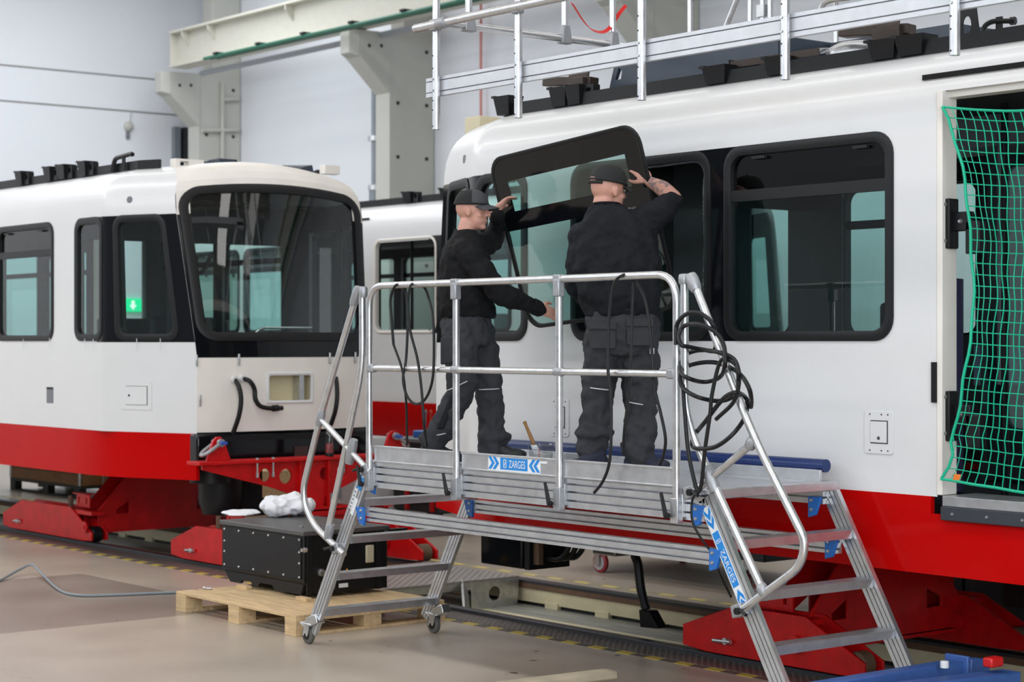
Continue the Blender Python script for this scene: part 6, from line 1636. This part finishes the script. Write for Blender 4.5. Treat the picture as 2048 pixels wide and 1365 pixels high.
m = MB(); m.add([(x - .95, 11.5, 0), (x - .45, 11.5, 0), (x - .45, 11.9, 0), (x - .95, 11.9, 0), (x - .95, 11.5, .98), (x - .62, 11.5, .98), (x - .62, 11.9, .98), (x - .95, 11.9, .98)], [(0, 3, 2, 1), (4, 5, 6, 7), (0, 1, 5, 4), (1, 2, 6, 5), (2, 3, 7, 6), (3, 0, 4, 7)]); tag(build('cable_drum_stand', m, WHITE, bevel=.02), 'white sloped cabinet beside the tool cart', 'cabinet')
# pallets and crates beyond the trench on the far left
def crate(name, label, cat, x0, x1, y0, y1, z0, z1, mt, slats=3):
    t = thing(name, ((x0 + x1) / 2, (y0 + y1) / 2, z0), label, cat)
    m = MB(); m.box(x0 + .02, x1 - .02, y0 + .02, y1 - .02, z0, z1 - .01); build('core', m, mt, t)
    for k in range(slats):
        a = lerp(z0, z1, k / slats); b = lerp(z0, z1, (k + 1) / slats) - .012
        m = MB(); m.box(x0, x1, y0, y0 + .02, a, b); build('board', m, mt, t, bevel=.002)
        m = MB(); m.box(x1 - .02, x1, y0, y1, a, b); build('board', m, mt, t, bevel=.002)
    for xx in (x0 - .005, x1 - .055):
        m = MB(); m.box(xx, xx + .06, y0 - .008, y0 + .01, z0, z1 + .01); build('corner_strap', m, STEEL, t)
    return t
GRNP = mat('dark_green_timber', (.035, .045, .035), .6)
crate('wooden_crate', 'brown wooden crate on a dark pallet behind the cream-fronted tram', 'crate', -24.4, -22.3, 11.0, 11.9, .17, .62, WOODD)
dp = thing('pallet', (-23.3, 11.4, 0), 'dark green pallet carrying the brown wooden crate', 'pallet')
for y in (11.0, 11.4, 11.8):
    for x in (-24.4, -23.4, -22.5):
        m = MB(); m.box(x, x + .15, y, y + .1, .02, .13); build('block', m, GRNP, dp)
m = MB(); m.box(-24.4, -22.3, 11.0, 11.9, .13, .168); build('deck', m, GRNP, dp); m = MB(); m.box(-24.4, -22.3, 11.0, 11.1, 0, .02); build('base_board', m, GRNP, dp)
crate('wooden_crate', 'brown wooden crate standing beside the pale crate', 'crate', -22.1, -21.2, 11.2, 12.0, 0, .55, WOODD)
crate('wooden_crate', 'pale plywood crate standing behind a red auxiliary bogie', 'crate', -20.9, -18.9, 11.3, 12.2, 0, .52, WOOD, 1)
m = MB(); m.box(-21.6, -21.0, 11.0, 11.15, 0, .62); tag(build('blue_sheet', m, mat('deep_blue_sheet', (.03, .03, .16), .6), bevel=.03), 'deep blue folded sheet between the crates', 'sheet')
# blue steel trestle and plank in the foreground
BLS = mat('blue_steel_paint', (.045, .11, .33), .45, var=.15, vscale=12)
bs = thing('steel_trestle', (-6.35, 7.7, 0), 'blue steel trestle frame beside the platform steps', 'trestle')
A = P(1690, 1378, Z=.30); B = P(1915, 1340, Z=.30); 
m = MB(); m.bar(A - (B - A) * .6, B, .09, .10); bl = build('beam', m, BLS, bs, bevel=.008)
m = MB(); d = (B - A).normalized(); m.obox(B, d * .012, V(d.y, -d.x, 0) * .075, V(0, 0, .075)); build('end_plate', m, BLS, bs, bevel=.006)
C = B + V(d.y, -d.x, 0) * .02 + d * .02; m = MB(); m.bar(C, C + d * .16 - V(0, 0, .02), .10, .12); build('bracket', m, BLS, bs, bevel=.01)
m = MB(); A2 = A + V(d.y, -d.x, 0) * .30; B2 = B + V(d.y, -d.x, 0) * .30; m.bar(A2, B2 + d * .05 - V(0, 0, .03), .12, .12); build('beam', m, BLS, bs, bevel=.01)
for q_ in (A, B - d * .1, A2, B2 - d * .1):
    m = MB(); m.box(q_.x - .04, q_.x + .04, q_.y - .04, q_.y + .04, 0, .26); build('leg', m, BLS, bs)
c = P(1889, 1332, Z=.36); m = MB(); m.lathe(c - V(0, 0, .012), (0, 0, 1), [(.022, 0), (.022, .03), (.018, .034)], 14); tag(build('white_cap', m, STICKER), 'small white cap standing on the blue trestle', 'cap')
c = B2 + V(0, 0, .088) - d * .1; m = MB(); m.obox(c, d * .05, V(d.y, -d.x, 0) * .03, V(0, 0, .025)); tag(build('clamp_handle', m, mat('red_plastic', (.55, .01, .01), .4), bevel=.01), 'red clamp handle on the blue trestle', 'handle')
pk_ = MB(); a = P(1060, 1369, Z=.12); b = P(1224, 1349, Z=.12); pk_.bar(a - (b - a) * .8, b, .12, .05); tag(build('timber_plank', pk_, mat('grey_beige_timber', (.42, .36, .26), .7, var=.2), bevel=.012), 'beige timber plank on a block in the foreground', 'plank')
q = MB(); mid = a.lerp(b, .3); q.box(mid.x - .1, mid.x + .1, mid.y - .1, mid.y + .1, 0, .095); tag(build('timber_block', q, WOOD, bevel=.004), 'pine block under the beige foreground plank', 'block')
